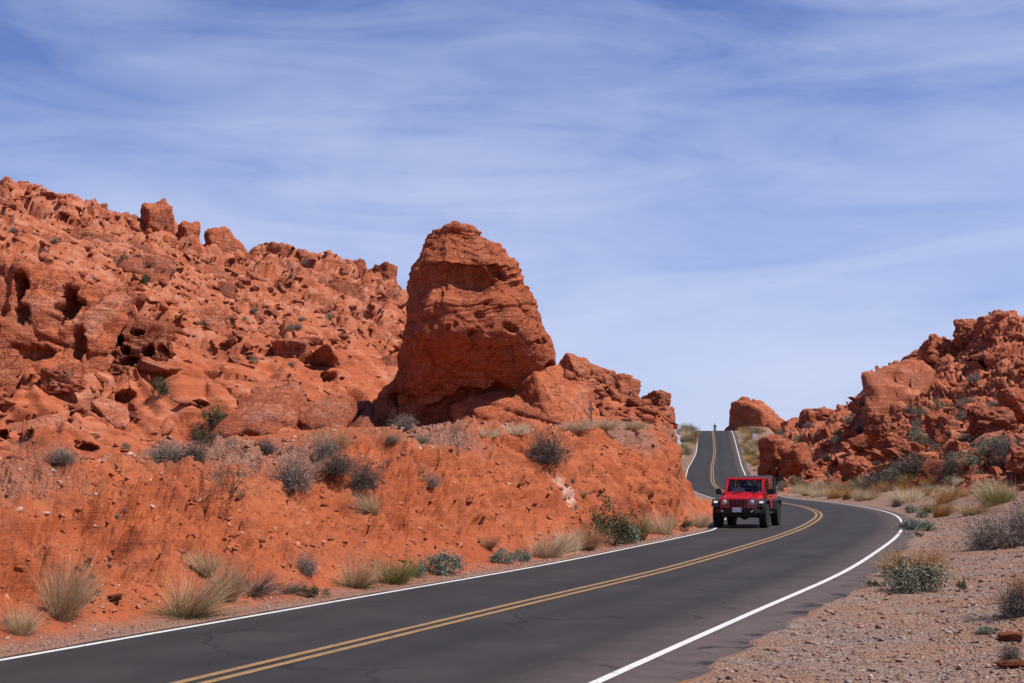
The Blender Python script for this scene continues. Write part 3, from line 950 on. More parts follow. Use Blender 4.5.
    # the sunlit apron at its foot, lower right
    P2, f2_ = rock_shape(77, (3.3, 2.0, 1.55), 6, planes=10, soft=9, noise=.10, strata=.035, sfreq=3, crack=.05, boxy=.4, dip=(-.35, .2))
    P2[:, 1] += 1.1 * P2[:, 2]
    a_ = rock_obj('apron', P2, f2_, M_BUTTE, (0, 0, 0)); a_.parent = o
    a_.location = Vector(((522 - CX) * px(52.2), 52.2, zat(421, 52.2))) - org
    a_.rotation_euler = (0, R(-9), R(8))
    P3, f3_ = rock_shape(78, (1.3, 1.6, 1.7), 5, planes=10, soft=10, noise=.10, strata=.03, crack=.05)
    P3[:, 1] += .7 * P3[:, 2]
    b_ = rock_obj('apron', P3, f3_, M_BUTTE, (0, 0, 0)); b_.parent = o
    b_.location = Vector(((545 - CX) * px(52.6), 52.6, zat(405, 52.6))) - org
    return o


butte()

# ---- rocks one can single out
H = hero
RG = 'rocks along the left skyline'
H('rock_pinnacle', 'tall blocky pinnacle standing highest on the left skyline', 134, 173, 195, 262, 102, 101, .8, cat='rock', strata=.06, boxy=1, planes=4, hlo=.92, crack=.06)
H('balanced_rock', 'wide-topped cap rock with undercut base on the left skyline', 74, 111, 204, 250, 101, 102, .8, strata=.06, boxy=1, planes=8)
H('rock', 'low flat-topped block between the cap rock and the tall pinnacle', 108, 138, 210, 258, 102, 103, .9, boxy=1, planes=8)
H('rock', 'square block just right of the tall skyline pinnacle', 172, 196, 220, 258, 103, 104, .9, boxy=1, planes=7)
H('rock_dome', 'rounded dome rock on the left skyline with a dark right side', 206, 244, 229, 285, 106, 105, .9, boxy=0, planes=6, hlo=.9, soft=9)
H('rock', 'craggy rock peak at the left edge of the skyline', 10, 44, 181, 245, 98, 106, .9, boxy=1)
H('rock', 'rounded skyline rock at the far left picture edge', -16, 10, 179, 225, 97, 107, .9)
H('rock', 'sloping crag left of the cap rock on the skyline', 38, 68, 191, 240, 99, 108, .9)
for i, (x0, x1, yt, yb, lab) in enumerate([
        (252, 292, 243, 275, 'broad low crag at the middle of the left skyline'),
        (288, 318, 249, 278, 'stepped crag on the left skyline above the dark stained cliff'),
        (316, 352, 256, 296, 'jointed cliff block on the left skyline right of the stepped crag'),
        (346, 368, 257, 300, 'narrow notched crag on the left skyline'),
        (364, 398, 263, 312, 'cliff block near the right end of the left skyline'),
        (388, 412, 280, 330, 'last cliff block of the left skyline beside the butte')]):
    H('cliff_block', lab, x0, x1, yt, yb + 16, 110 + i, 120 + i, 1.0, cat='rock', boxy=1, planes=9, strata=.05, crack=.07)
H('cliff_block', 'dark varnish-stained cliff face high on the left hill', 292, 370, 278, 340, 97, 131, .6, M_ROCK_DARK, boxy=1, planes=9, crack=.08, lean=.5, soft=30, sub=6)
H('boulder', 'big square boulder with a dark hollow at its left, mid left hill', 272, 312, 336, 370, 63.5, 132, .9, boxy=1, planes=6, soft=18, cat='boulder')
H('boulder', 'big dark-topped boulder right of the square one on the left hill', 306, 340, 344, 380, 63.0, 133, .9, M_ROCK, boxy=0, planes=9, cat='boulder')
for i, (x0, x1, yt, yb, Y, lab) in enumerate([
        (36, 112, 222, 262, 79, 'broad ledge on the upper left slope below the cap rock'),
        (96, 176, 252, 290, 70, 'long tilted ledge under the tall skyline pinnacle'),
        (168, 246, 262, 300, 84, 'broad ledge under the rounded skyline dome'),
        (176, 232, 304, 338, 66, 'low outcrop ledge on the rubble slope right of the honeycomb block'),
        (232, 300, 284, 318, 82, 'jointed ledge left of the dark stained cliff'),
        (226, 282, 326, 352, 69, 'small ledge above the big square boulder'),
        (338, 400, 322, 356, 84, 'ledge low on the slope beside the butte'),
        (366, 410, 352, 384, 72, 'rounded ledge at the left side of the butte'),
        (-20, 40, 216, 258, 77, 'broad ledge at the left edge of the upper slope')]):
    H('ledge', lab, x0, x1, yt, yb + 14, Y, 421 + i, .9, cat='rock', lean=.75, planes=8, boxy=1, soft=28, strata=.05, sfreq=4, crack=.085, noise=.09, dip=(.42, .1))
# the broken outcrop low on the left: two great blocks with deep alcoves, and ledges round them
OC = dict(cat='rock', boxy=1, strata=.045, sfreq=4, dip=(.42, .1))
H('outcrop_block', 'massive cracked outcrop with two deep dark alcoves above the slabs at the left', -70, 122, 248, 410, 47.5, 341, .55, lean=.30, sub=6, planes=8, soft=30, noise=.07, crack=.055, pits=.05,
  carve=[(25, 284, 8, 17, 1.5), (33, 312, 9, 12, .8), (78, 300, 13, 19, 1.5), (70, 318, 9, 10, 1.0), (44, 352, 30, 9, .5), (20, 372, 24, 7, .9), (92, 340, 10, 22, .7), (5, 330, 8, 10, .8)], **OC)
H('outcrop_block', 'pitted honeycomb block at the right end of the outcrop', 98, 172, 314, 398, 48.5, 347, .7, lean=.30, sub=6, planes=8, soft=26, noise=.09, crack=.06, pits=.12,
  carve=[(117, 338, 7, 9, 1.0), (128, 349, 5, 6, .8), (140, 330, 9, 4, .7), (152, 352, 7, 8, .8), (136, 362, 12, 7, .8), (166, 350, 5, 8, .9), (110, 362, 5, 9, .8)], **OC)
for i, (x0, x1, yt, yb, Y, dp, lab) in enumerate([
        (-70, 20, 345, 410, 43.5, .8, 'low outcrop ledge at the left edge under the cracked outcrop'),
        (96, 132, 284, 330, 53, .8, 'sloping ledge above the honeycomb block'),
        (40, 84, 362, 396, 44.5, .9, 'small broken block at the foot of the cracked outcrop')]):
    H('outcrop_block', lab, x0, x1, yt, yb, Y, 160 + i, dp, lean=.3, planes=8, soft=34, crack=.08, noise=.08, pits=.08, **OC)
# smooth slabs behind the bench
for i, (x0, x1, yt, yb, Y, lab) in enumerate([
        (-40, 100, 378, 530, 42, 'long smooth slab rising behind the grey shrub at the left'),
        (96, 176, 396, 520, 44.5, 'smooth domed slab with a dark hole behind the bench shrubs'),
        (218, 304, 378, 490, 46, 'rounded layered slab above the grassy bench'),
        (286, 356, 394, 470, 49, 'low layered ledge left of the butte'),
        (338, 386, 398, 460, 52, 'small ledge with a dark hollow at the left foot of the butte')]):
    H('sandstone_slab', lab, x0, x1, yt, yb, Y + 2, 160 + i, 1.7, cat='rock', lean=1.0, planes=9, boxy=0, soft=8, strata=.05, sfreq=4, crack=.07, noise=.10, pits=.12, dip=(.5, .1))
# right of the butte
for i, (x0, x1, yt, yb, Y, lab, nm) in enumerate([
        (558, 592, 353, 390, 84, 'squarish block highest on the slope right of the butte', 'boulder'),
        (584, 616, 362, 404, 86, 'slanted block between the squarish block and the rounded crag', 'boulder'),
        (606, 642, 373, 420, 84, 'rounded crag on the slope end right of the butte', 'rock'),
        (641, 672, 389, 415, 82, 'perched pointed rock at the right end of the left ridge', 'rock'),
        (640, 676, 406, 426, 81, 'broken ledge under the perched pointed rock', 'rock'),
        (584, 612, 384, 404, 74, 'tilted slab on the slope above the marker post', 'rock'),
        (566, 586, 398, 424, 62, 'upright fin with a dark cleft at the right foot of the butte', 'rock'),
        (596, 634, 398, 420, 70, 'long low ledge behind the marker post', 'rock')]):
    H(nm, lab, x0, x1, yt, yb, Y, 180 + i, .9, cat='rock', planes=9, boxy=1, strata=.04, crack=.07, lean=.3, soft=30)
# the gap and the right-hand hill
H('sandstone_knob', 'rounded banded sandstone knob right of the road crest', 722, 792, 396, 486, 274, 231, .9, planes=7, boxy=1, hlo=.85, soft=12, strata=.05, sfreq=4, crack=.05, cat='rock')
H('rock', 'low ledge trailing right of the banded knob', 782, 822, 417, 446, 262, 202, .8)
H('rock', 'big upright split rock beside the bend behind the red car', 757, 792, 434, 493, 130, 203, .9, planes=10, boxy=1, crack=.09, soft=12)
H('rock', 'big leaning rock right of the split rock at the bend', 777, 816, 442, 495, 128, 204, .9, planes=10, boxy=1, crack=.09, soft=12)
H('rock_dome', 'large rounded dome with small caves on the right hill', 851, 930, 360, 470, 138, 245, .9, planes=7, boxy=0, hlo=.84, soft=14, strata=.06, sfreq=4, crack=.08, noise=.12, lean=.25, cat='rock')
for i, (x0, x1, yt, yb, Y, lab) in enumerate([
        (905, 922, 361, 376, 150, 'small round knob behind the dome on the right hill'),
        (922, 962, 334, 368, 149, 'blocky crag on the right skyline above the dome'),
        (955, 985, 318, 352, 147, 'dark cleft crag on the right skyline below the summit'),
        (978, 1026, 309, 352, 144, 'summit crag of the right hill'),
        (1008, 1060, 316, 366, 140, 'crag at the right picture edge below the summit'),
        (985, 1012, 345, 380, 136, 'shadowed boulder under the right summit crag'),
        (862, 892, 412, 440, 122, 'jointed ledge below the dome on the right hill'),
        (925, 948, 410, 444, 104, 'upright tooth-shaped rock low on the right hill'),
        (968, 1012, 405, 440, 98, 'ledge with a round dark cave on the right hill'),
        (944, 968, 440, 466, 90, 'orange block among grey shrubs low on the right hill'),
        (1000, 1040, 386, 424, 104, 'stacked blocks at the right edge below the cave ledge'),
        (840, 872, 455, 482, 114, 'broken ledge at the foot of the right hill'),
        (1008, 1034, 446, 476, 70, 'orange block at the right picture edge above the gravel'),
        (800, 850, 408, 432, 186, 'low distant crag line left of the dome'),
        (880, 910, 436, 462, 108, 'rough block row below the dome')]):
    H('crag', lab, x0, x1, yt, yb, Y, 210 + i, .9, lean=.2, cat='rock', planes=10, boxy=1, strata=.05, crack=.10, noise=.10, pits=.1, soft=30)

# ---- boulders and rubble scattered over the slopes
def variants(n, sub, seed, **kw):
    out = []
    for i in range(n):
        r_ = np.random.RandomState(seed + i)
        dm = np.array([1.0, r_.uniform(.55, 1.0), r_.uniform(.38, .8)])
        P, f = rock_shape(seed + i, dm, sub, planes=6, soft=60, boxy=1, **kw)
        out.append((P, f))
    return out


def hull_rock(seed, n, cuts, noise):
    """a broken angular block: the hull of a few random corners"""
    r_ = np.random.RandomState(seed)
    dm = np.array([1.0, r_.uniform(.6, .95), r_.uniform(.40, .75)])
    p = r_.uniform(-1, 1, (n, 3)); p /= np.maximum(np.abs(p).max(1, keepdims=True), 1e-6) ** .8
    p = p * dm * r_.uniform(.75, 1, (n, 1))
    bm = bmesh.new()
    for q in p: bm.verts.new(q)
    g = bmesh.ops.convex_hull(bm, input=list(bm.verts))
    bmesh.ops.delete(bm, geom=[v for v in bm.verts if not v.link_faces], context='VERTS')
    bmesh.ops.triangulate(bm, faces=bm.faces)
    if cuts: bmesh.ops.subdivide_edges(bm, edges=list(bm.edges), cuts=cuts, use_grid_fill=True); bmesh.ops.triangulate(bm, faces=bm.faces)
    bm.verts.ensure_lookup_table()
    V = np.array([v.co[:] for v in bm.verts]); Fq = np.array([[v.index for v in f.verts] for f in bm.faces]); bm.verts.index_update()
    Fq = np.array([[v.index for v in f.verts] for f in bm.faces]); bm.free()
    if noise:
        d = V / np.maximum(np.linalg.norm(V, axis=1, keepdims=True), 1e-6)
        V = V + d * (noise * fbm(V[:, 0] * 1.6 + seed, V[:, 1] * 1.6, V[:, 2] * 2.2, 4, .6))[:, None]
    return V, Fq


BV = [hull_rock(500 + i, 15, 6, .10) for i in range(14)]
BM = []
for i, (P, f) in enumerate(BV):
    m_ = np_mesh('boulder', P, f, False); m_.materials.append(M_ROCK_SMALL if i % 4 else M_ROCK_DARK); BM.append(m_)
RV = [hull_rock(600 + i, 13, 1, .05) for i in range(14)]
RV1 = [hull_rock(700 + i, 9, 0, 0) for i in range(12)]


def sample(side, n, vlo, vhi, seed, umin=-.385):
    """random points of the slope in view, about evenly over the picture"""
    r_ = np.random.RandomState(seed)
    m = (VV > vlo) & (VV < vhi) & (np.abs(UU) < .385) & (UU > umin)
    m &= (SIDE < .2) if side == 'L' else (SIDE > 1.6)
    ii = np.argwhere(m)
    # picture area of each grid cell, so that far slopes are not over-filled
    pz = (TZ - EYE) / TY
    dy = np.abs(np.gradient(pz, axis=1)) * F + .05
    w = dy[m] * TY[m] ** .6
    w = w / w.sum()
    pick = r_.choice(len(ii), n, p=w)
    return ii[pick], r_


def place_boulders(side, n, vlo, vhi, smin, smax, seed, labels, group):
    pts, r_ = sample(side, n, vlo, vhi, seed)
    for (i, j) in pts:
        s = smin * (smax / smin) ** (r_.rand() ** 1.9)
        P = (TX[i, j], TY[i, j], TZ[i, j])
        if abs(float(road_d(np.array(P[0]), np.array(P[1])))) < 5.5: continue
        q = r_.randint(len(BM))
        o = bpy.data.objects.new('boulder', BM[q]); COL.objects.link(o)
        o.location = (P[0], P[1], P[2] - s * .02); o.scale = (s * r_.uniform(1, 1.4), s, s * r_.uniform(.8, 1.1))
        o.rotation_euler = (r_.uniform(-.3, .3), r_.normal(.28, .25), r_.normal(0, .6) + (math.pi if r_.rand() > .5 else 0) * 0)
        tag(o, labels(VV[i, j], s), 'boulder', group)


place_boulders('L', 55, 4.2, 6.2, .30, 1.1, 31,
               lambda v, s: 'large loose boulder on the smooth slabs of the left hill' if s > .55 else 'small loose boulder on the smooth slabs of the left hill', 'loose boulders on the left slabs')
place_boulders('L', 95, 6.0, 7.9, .32, .95, 32,
               lambda v, s: ('large' if s > .52 else 'small') + (' boulder high on the rubble slope under the left skyline' if v > 7.0 else ' boulder low on the rubble slope of the left hill'), 'boulders on the left rubble slope')
place_boulders('R', 115, 3.0, 7.8, .40, 1.5, 33,
               lambda v, s: ('large' if s > .9 else 'small') + (' boulder near the foot of the right hill' if v < 5 else ' boulder high on the right hill below its skyline'), 'boulders on the right hill')


def merge_rocks(name, items, mat, label):
    """rubble too small and too many to count, as one mesh"""
    Vs, Fs, Ts, off = [], [], [], 0
    for (P, f), loc, s, rot in items:
        M = np.array(Euler(rot).to_matrix())
        Vs.append((P * s) @ M.T + loc); Fs.append(f + off); off += len(P); Ts.append(np.full(len(P), random.random()))
    me = np_mesh(name, np.concatenate(Vs), np.concatenate(Fs), False)
    add_attr(me, 'tone', np.concatenate(Ts))
    o = link_mesh(name, me, mat); tag(o, label, None, None, 'stuff'); return o


def rubble(side, n, vlo, vhi, smin, smax, seed, umin=-.385):
    pts, r_ = sample(side, n, vlo, vhi, seed, umin)
    it = []
    for (i, j) in pts:
        s = smin * (smax / smin) ** (r_.rand() ** 2.2)
        if abs(float(DR[i, j])) < 5: continue
        sc = s * np.array([r_.uniform(1, 1.5), 1, r_.uniform(.6, 1.1)])
        v = RV[r_.randint(len(RV))] if s * F / TY[i, j] > 3.5 else RV1[r_.randint(len(RV1))]
        it.append((v, np.array([TX[i, j], TY[i, j], TZ[i, j] + s * .1]), sc, (r_.uniform(-.5, .5), r_.normal(.25, .4), r_.normal(0, .8))))
    return it


merge_rocks('rubble', rubble('L', 6500, 5.9, 8.5, .08, .36, 41) + rubble('L', 900, 3.95, 6.0, .05, .32, 42) + rubble('L', 900, 4.0, 8.4, .08, .6, 44, .03), M_ROCK_SMALL, 'red sandstone rubble strewn over the left hillside')
merge_rocks('rubble', rubble('R', 3600, 2.9, 8.4, .10, .55, 43), M_ROCK_SMALL, 'red sandstone rubble strewn over the right hillside')
# ------------------------------------------------------------------ pebbles and stones
def tone_mat(name, stops, scale=6.0, bump=.4):
    t = NT(name); vec = t.coords('Object')
    c = t.ramp(t.attr('tone'), stops)
    c = t.mix(t.ramp(t.noise(vec, scale, 5, .7), [(.35, .5), (.6, 0)]), c, (.20, .10, .07))
    t.base(c); t.normal(t.bump(t.noise(vec, scale * 3, 5, .7), bump, .03))
    return t.m


M_GRAVEL = tone_mat('gravel_stone', [(0, (.15, .09, .075)), (.3, (.30, .145, .10)), (.55, (.36, .215, .155)), (.75, (.27, .20, .17)), (.92, (.36, .28, .23)), (1, (.52, .43, .36))])
M_CLOD = tone_mat('red_clod', [(0, (.23, .055, .025)), (.5, (.40, .10, .042)), (.85, (.46, .17, .10)), (1, (.52, .33, .25))])


def stones(name, n, region, smin, smax, seed, mat, label, pw=2.4, pale=1.0):
    r_ = np.random.RandomState(seed)
    Vs, Fs, Ts, off = [], [], [], 0
    k = 0
    m = region & (np.abs(UU) < .40)
    ii = np.argwhere(m); w = (TY[m] ** -1.0) * np.gradient(YG)[ii[:, 1]] * np.gradient(U)[ii[:, 0]] * TY[m]
    w = w / w.sum()
    for (i, j) in ii[r_.choice(len(ii), n, p=w)]:
        s = smin * (smax / smin) ** (r_.rand() ** pw) * (1 + .012 * TY[i, j])
        P, f = RV1[r_.randint(len(RV1))]
        M = np.array(Euler((r_.uniform(-.6, .6), r_.uniform(-.6, .6), r_.uniform(0, 6.28))).to_matrix())
        p = (P * s * np.array([1, r_.uniform(.6, 1), r_.uniform(.45, .9)])) @ M.T
        # a random spot within the cell
        g = r_.rand(2); i2, j2 = min(i + 1, nu - 1), min(j + 1, ny - 1)
        loc = np.array([TX[i, j] * (1 - g[0]) + TX[i2, j] * g[0], TY[i, j] * (1 - g[1]) + TY[i, j2] * g[1], TZ[i, j] + s * .15])
        Vs.append(p + loc); Fs.append(f + off); off += len(P); Ts.append(np.full(len(P), r_.rand() * pale))
    me = np_mesh(name, np.concatenate(Vs), np.concatenate(Fs), False)
    add_attr(me, 'tone', np.concatenate(Ts))
    o = link_mesh(name, me, mat); tag(o, label, None, None, 'stuff'); return o


reg_r = (gr > .8) & (DR > RW + .95) & (YY > 11) & (YY < 75) & (SIDE > .5)
stones('gravel', 15000, reg_r, .006, .046, 61, M_GRAVEL, 'loose gravel on the flat beside the outer lane')
reg_b = (LEFT > .9) & (VV > 1.05) & (VV < 3.4) & (YY > 12)
stones('gravel', 13000, reg_b, .010, .085, 62, M_CLOD, 'small red clods and stones on the earth bank', 2.8)
reg_s = (LEFT > .9) & (DR < -LW - .28) & (DR > -LW - 1.3)
stones('gravel', 3500, reg_s, .007, .032, 63, M_GRAVEL, 'roadside gravel along the inner edge line')
reg_t = (LEFT > .9) & (VV > 2.5) & (VV < 3.7) & (scree > .3)
stones('gravel', 6500, reg_t, .010, .060, 64, M_GRAVEL, 'grey pink gravel spread over the top of the earth bank')

SM = []
for i, (P, f) in enumerate(variants(8, 3, 820, noise=.08, strata=.0, crack=.03)):
    m_ = np_mesh('stone', P, f); m_.materials.append([M_ROCK_PALE, M_ROCK_SMALL, M_ROCK_PALE, M_ROCK_SMALL][i % 4]); SM.append(m_)


def stone(x, y, wpx, label, pale=True, grp=None, flat_=.55):
    p, n = hit(x, y)
    if p is None: return
    s = wpx * px(p.y) / 2
    q = random.choice([0, 2, 4, 6] if pale else [1, 3, 5, 7])
    o = bpy.data.objects.new('stone', SM[q]); COL.objects.link(o)
    o.location = p + Vector((0, 0, s * .15)); o.scale = (s, s * .85, s * flat_); o.rotation_euler = (random.uniform(-.3, .3), random.uniform(-.3, .3), random.uniform(0, 6.28))
    tag(o, label, 'stone', grp)


for x, y, w, lab, pale in [
        (114, 599, 24, 'flat orange rock slab lying between two dry grass clumps at the bank foot', False),
        (92, 601, 10, 'small pale stone beside the flat orange slab', True),
        (109, 565, 11, 'pale flat stone on the bank above the orange slab', True),
        (81, 636, 5, 'small white stone on the road verge at the lower left', True),
        (245, 602, 6, 'white stone on the verge below the fallen dead grass', True),
        (225, 616, 5, 'white pebble by the inner edge line below the green-based grass', True),
        (899, 662, 11, 'pinkish white stone lowest on the gravel beside two red stones', True),
        (889, 658, 7, 'small white stone left of the pinkish white stone', True),
        (938, 662, 9, 'red stone on the gravel right of the pinkish white stone', False),
        (975, 643, 11, 'tan stone on the gravel below the tiny blue-green plant', True),
        (1000, 640, 12, 'grey flat stone at the right gravel near the dead twigs', True),
        (999, 630, 10, 'white stone right of the tiny blue-green plant', True),
        (944, 612, 8, 'pale stone on the gravel right of the round grey-green shrub', True),
        (957, 633, 9, 'grey stone left of the tiny blue-green plant', True),
        (981, 587, 10, 'tan stone right of the small spindly plant', True),
        (967, 600, 7, 'small grey stone below the spindly plant', True),
        (948, 622, 7, 'red stone left of the grey stone on the gravel', False),
        (965, 608, 8, 'small red stone on the gravel below the tan stone', False),
        (1014, 668, 14, 'grey stone at the lower right corner', True),
        (983, 576, 9, 'grey-white stone on the stony patch at the right', True),
        (1010, 640, 40, 'orange earth-covered rock at the right picture edge', False),
        (1012, 668, 34, 'orange rock in the lower right corner', False)]:
    stone(x, y, w, lab, pale, 'named stones beside the road' if False else None)
r_ = np.random.RandomState(91)
for i in range(46):
    x, y = r_.uniform(860, 1022), r_.uniform(520, 680)
    if x < 880 and y < 600: continue
    stone(x, y, r_.uniform(4, 8), 'small loose stone scattered on the right gravel flat' if i % 2 else 'small pale stone scattered on the right gravel flat', i % 2 == 0, 'loose stones on the right gravel flat')
for i in range(34):
    x = r_.uniform(10, 640); y = r_.uniform(.35, .95)
    yl = 660 - .18 * x - 20; yc = np.interp(x, [0, 250, 600], [480, 455, 440])
    stone(x, yc + (yl - yc) * y, r_.uniform(4, 9), 'small red stone half buried in the earth bank', False, 'stones in the earth bank')

# ------------------------------------------------------------------ plants
class Strips:
    def __init__(s): s.V, s.F, s.T, s.n = [], [], [], 0

    def add(s, pts, w0, w1, tone, r_):
        pts = np.asarray(pts); m = len(pts)
        d = pts[-1] - pts[0]; side = np.cross(d, r_.normal(size=3)); L = np.linalg.norm(side)
        if L < 1e-9: return
        side /= L
        w = np.linspace(w0, w1, m)[:, None]
        s.V.append(np.stack([pts - side * w / 2, pts + side * w / 2], 1).reshape(-1, 3))
        a = np.arange(m - 1) * 2 + s.n
        s.F.append(np.stack([a, a + 1, a + 3, a + 2], 1)); s.n += 2 * m
        s.T.append(np.full(2 * m, tone))

    def leaf(s, p, size, r_, tone, asp=.5):
        u = r_.normal(size=3); u /= np.linalg.norm(u); v = np.cross(u, r_.normal(size=3)); v /= max(np.linalg.norm(v), 1e-6)
        u = u * size; v = v * size * asp
        s.V.append(np.array([p - u * .5, p + v * .5, p + u * .5, p - v * .5]))
        s.F.append(np.array([[0, 1, 2, 3]]) + s.n); s.n += 4; s.T.append(np.full(4, tone))

    def mesh(s, name, mat):
        me = np_mesh(name, np.concatenate(s.V), np.concatenate(s.F), False)
        add_attr(me, 'tone', np.concatenate(s.T)); me.materials.append(mat); return me


def leaf_mat(name, dark, mid, light, trans=.15):
    t = NT(name)
    t.base(t.ramp(t.attr('tone'), [(0, dark), (.5, mid), (1, light)]))
    t.b.inputs['Roughness'].default_value = .75; t.b.inputs['Specular IOR Level'].default_value = .2
    return t.m


MP = dict(
    dry=leaf_mat('dry_grass', (.20, .12, .06), (.42, .28, .15), (.58, .43, .26)),
    gold=leaf_mat('golden_grass', (.24, .12, .04), (.50, .28, .10), (.62, .40, .18)),
    green=leaf_mat('green_blades', (.05, .06, .02), (.13, .14, .05), (.24, .23, .10)),
    ygreen=leaf_mat('yellow_green_leaves', (.07, .07, .02), (.19, .18, .05), (.34, .30, .11)),
    blue=leaf_mat('blue_green_leaves', (.05, .06, .045), (.14, .17, .125), (.30, .34, .26)),
    grey=leaf_mat('grey_green_leaves', (.06, .06, .04), (.17, .17, .11), (.33, .31, .22)),
    twig=leaf_mat('grey_twigs', (.07, .055, .045), (.20, .16, .125), (.38, .31, .25)),
    dark=leaf_mat('dark_twigs', (.035, .028, .022), (.10, .082, .066), (.20, .165, .135)),
    creo=leaf_mat('dark_green_leaves', (.025, .029, .012), (.068, .074, .030), (.14, .14, .065)),
    pale=leaf_mat('pale_straw', (.30, .21, .12), (.52, .40, .25), (.68, .56, .38)),
)


def grass(seed, n=260, spread=.18, lean=.62, up=1.0, curl=.35, w=.0065):
    """unit clump: about 1 wide and 0.8 high"""
    r_ = np.random.RandomState(seed); S_ = Strips()
    wind = r_.normal(size=2) * .16
    for i in range(n):
        a = r_.uniform(0, 6.283); rad = spread * r_.rand() ** .6
        b = np.array([math.cos(a) * rad, math.sin(a) * rad, -.03])
        a2 = a + r_.normal() * .6
        l = lean * r_.rand() ** .8 * (1 if r_.rand() > .1 else 1.5)
        h = up * r_.uniform(.45, 1.0) * .85
        d = np.array([math.cos(a2) * l + wind[0], math.sin(a2) * l + wind[1], h * r_.uniform(.7, 1.1)]); L = np.linalg.norm(d)
        t = np.linspace(0, 1, 5)[:, None]
        k = np.array([math.cos(a2), math.sin(a2), -1.2]) * curl * r_.rand() ** 2 * .5
        p = b + d * t + k * t ** 2 + r_.normal(size=3) * .02 * t
        S_.add(p, w * r_.uniform(.7, 1.2), w * .25, np.clip(r_.normal(.55, .22), 0, 1), r_)
    return S_


def twigs(seed, stems=16, depth=3, spread=.8, up=.75, w=.014, split=3, leafy=0, leaf=.03, flatk=1.0):
    r_ = np.random.RandomState(seed); S_ = Strips(); Lf = Strips()

    def grow(p, d, L, w_, lev):
        t = np.linspace(0, 1, 4)[:, None]
        bend = r_.normal(size=3) * .18 * L
        pts = p + d * L * t + bend * t ** 2
        S_.add(pts, w_, w_ * .6, np.clip(r_.normal(.45 + .1 * (depth - lev), .2), 0, 1), r_)
        if lev <= 1:
            for _ in range(leafy):
                Lf.leaf(pts[r_.randint(1, 4)] + r_.normal(size=3) * leaf * .8, leaf * r_.uniform(.6, 1.3), r_, np.clip(r_.normal(.5, .25), 0, 1))
        if lev > 0:
            for _ in range(split):
                q = pts[r_.randint(2, 4)] if r_.rand() > .3 else pts[-1]
                nd = d + r_.normal(size=3) * .55; nd[2] += .12; nd /= np.linalg.norm(nd)
                grow(q, nd, L * r_.uniform(.45, .8), w_ * .6, lev - 1)
    for i in range(stems):
        a = r_.uniform(0, 6.283); l = spread * r_.uniform(.15, 1)
        d = np.array([math.cos(a) * l, math.sin(a) * l, up * r_.uniform(.6, 1.1) * flatk]); d /= np.linalg.norm(d)
        grow(np.array([math.cos(a) * .06, math.sin(a) * .06, -.03]), d, .30 * r_.uniform(.7, 1.2), w, depth)
    return S_, Lf


def dome(seed, n=2600, leaf=.045, h=.62, lumps=9, core=.35):
    """rounded leafy shrub about 1 wide: leaves in uneven clumps round short stems"""
    r_ = np.random.RandomState(seed); S_ = Strips(); Lf = Strips()
    cs = []
    for i in range(lumps * 4):
        v = r_.normal(size=3); v[2] = abs(v[2]) * .9; v /= np.linalg.norm(v); v *= r_.uniform(.55, 1.0)
        c = v * np.array([.42, .42, h * .82]); c[2] += .05
        cs.append((c, r_.uniform(.07, .15)))
        S_.add(np.array([[0, 0, -.02], c * .5 + r_.normal(size=3) * .03, c]), .016, .008, r_.rand(), r_)
    for i in range(n):
        c, rad = cs[r_.randint(len(cs))]
        p = c + r_.normal(size=3) * rad * .6
        if p[2] < .0: p[2] = abs(p[2])
        Lf.leaf(p, leaf * r_.uniform(.6, 1.3), r_, np.clip(r_.normal(.5, .24), 0, 1), .55)
    return S_, Lf


def mound(seed, n=3000, h=.55):
    """a dense dead-looking mound of fine twigs"""
    a, b = twigs(seed, 30, 3, 1.0, .62, .011, 3)
    r_ = np.random.RandomState(seed + 3)
    cs = [np.array([math.cos(t) * q, math.sin(t) * q, 0]) for t, q in zip(r_.uniform(0, 6.28, 9), r_.uniform(0, .25, 9))]
    for i in range(n):
        v = r_.normal(size=3); v[2] = abs(v[2]); v /= np.linalg.norm(v)
        R1 = r_.uniform(.12, .34) * (.8 + .3 * math.sin(3 * math.atan2(v[1], v[0]) + seed))
        c = cs[r_.randint(9)]
        p = c + v * np.array([R1, R1, R1 * h / .34])
        d = v * .6 + r_.normal(size=3) * .5; d /= np.linalg.norm(d); L = r_.uniform(.04, .11)
        b.add(np.array([p, p + d * L]), .007, .004, np.clip(r_.normal(.55, .22), 0, 1), r_)
    return a, b


# meshes of every kind: list of (part name, mesh)
PL = {}


def kind(name, make, n=3):
    PL[name] = [make(1000 + 37 * len(PL) + i) for i in range(n)]


kind('dry_grass', lambda s: [('blades', grass(s, 950).mesh('blades', MP['dry']))], 4)
kind('pale_grass', lambda s: [('blades', grass(s, 1000, spread=.3, lean=.42, up=.8).mesh('blades', MP['pale']))], 3)
kind('gold_grass', lambda s: [('blades', grass(s, 1000, spread=.3, lean=.42).mesh('blades', MP['gold']))], 3)
kind('green_grass', lambda s: [('blades', grass(s, 800, lean=.66).mesh('blades', MP['dry'])), ('green_blades', grass(s + 5, 420, lean=.85, up=.42, spread=.2).mesh('green_blades', MP['green']))], 3)
kind('ygreen_shrub', lambda s: [('blades', grass(s, 1000, spread=.26, lean=.5, up=.8, curl=.1).mesh('blades', MP['ygreen'])), ('dead_blades', grass(s + 9, 160, lean=.6).mesh('dead_blades', MP['dry']))], 2)


def sh(stems_mat, leaf_mat_, f):
    def g(s):
        a, b = f(s)
        out = [('stems', a.mesh('stems', MP[stems_mat]))]
        if b.V: out.append(('foliage', b.mesh('foliage', MP[leaf_mat_])))
        return out
    return g


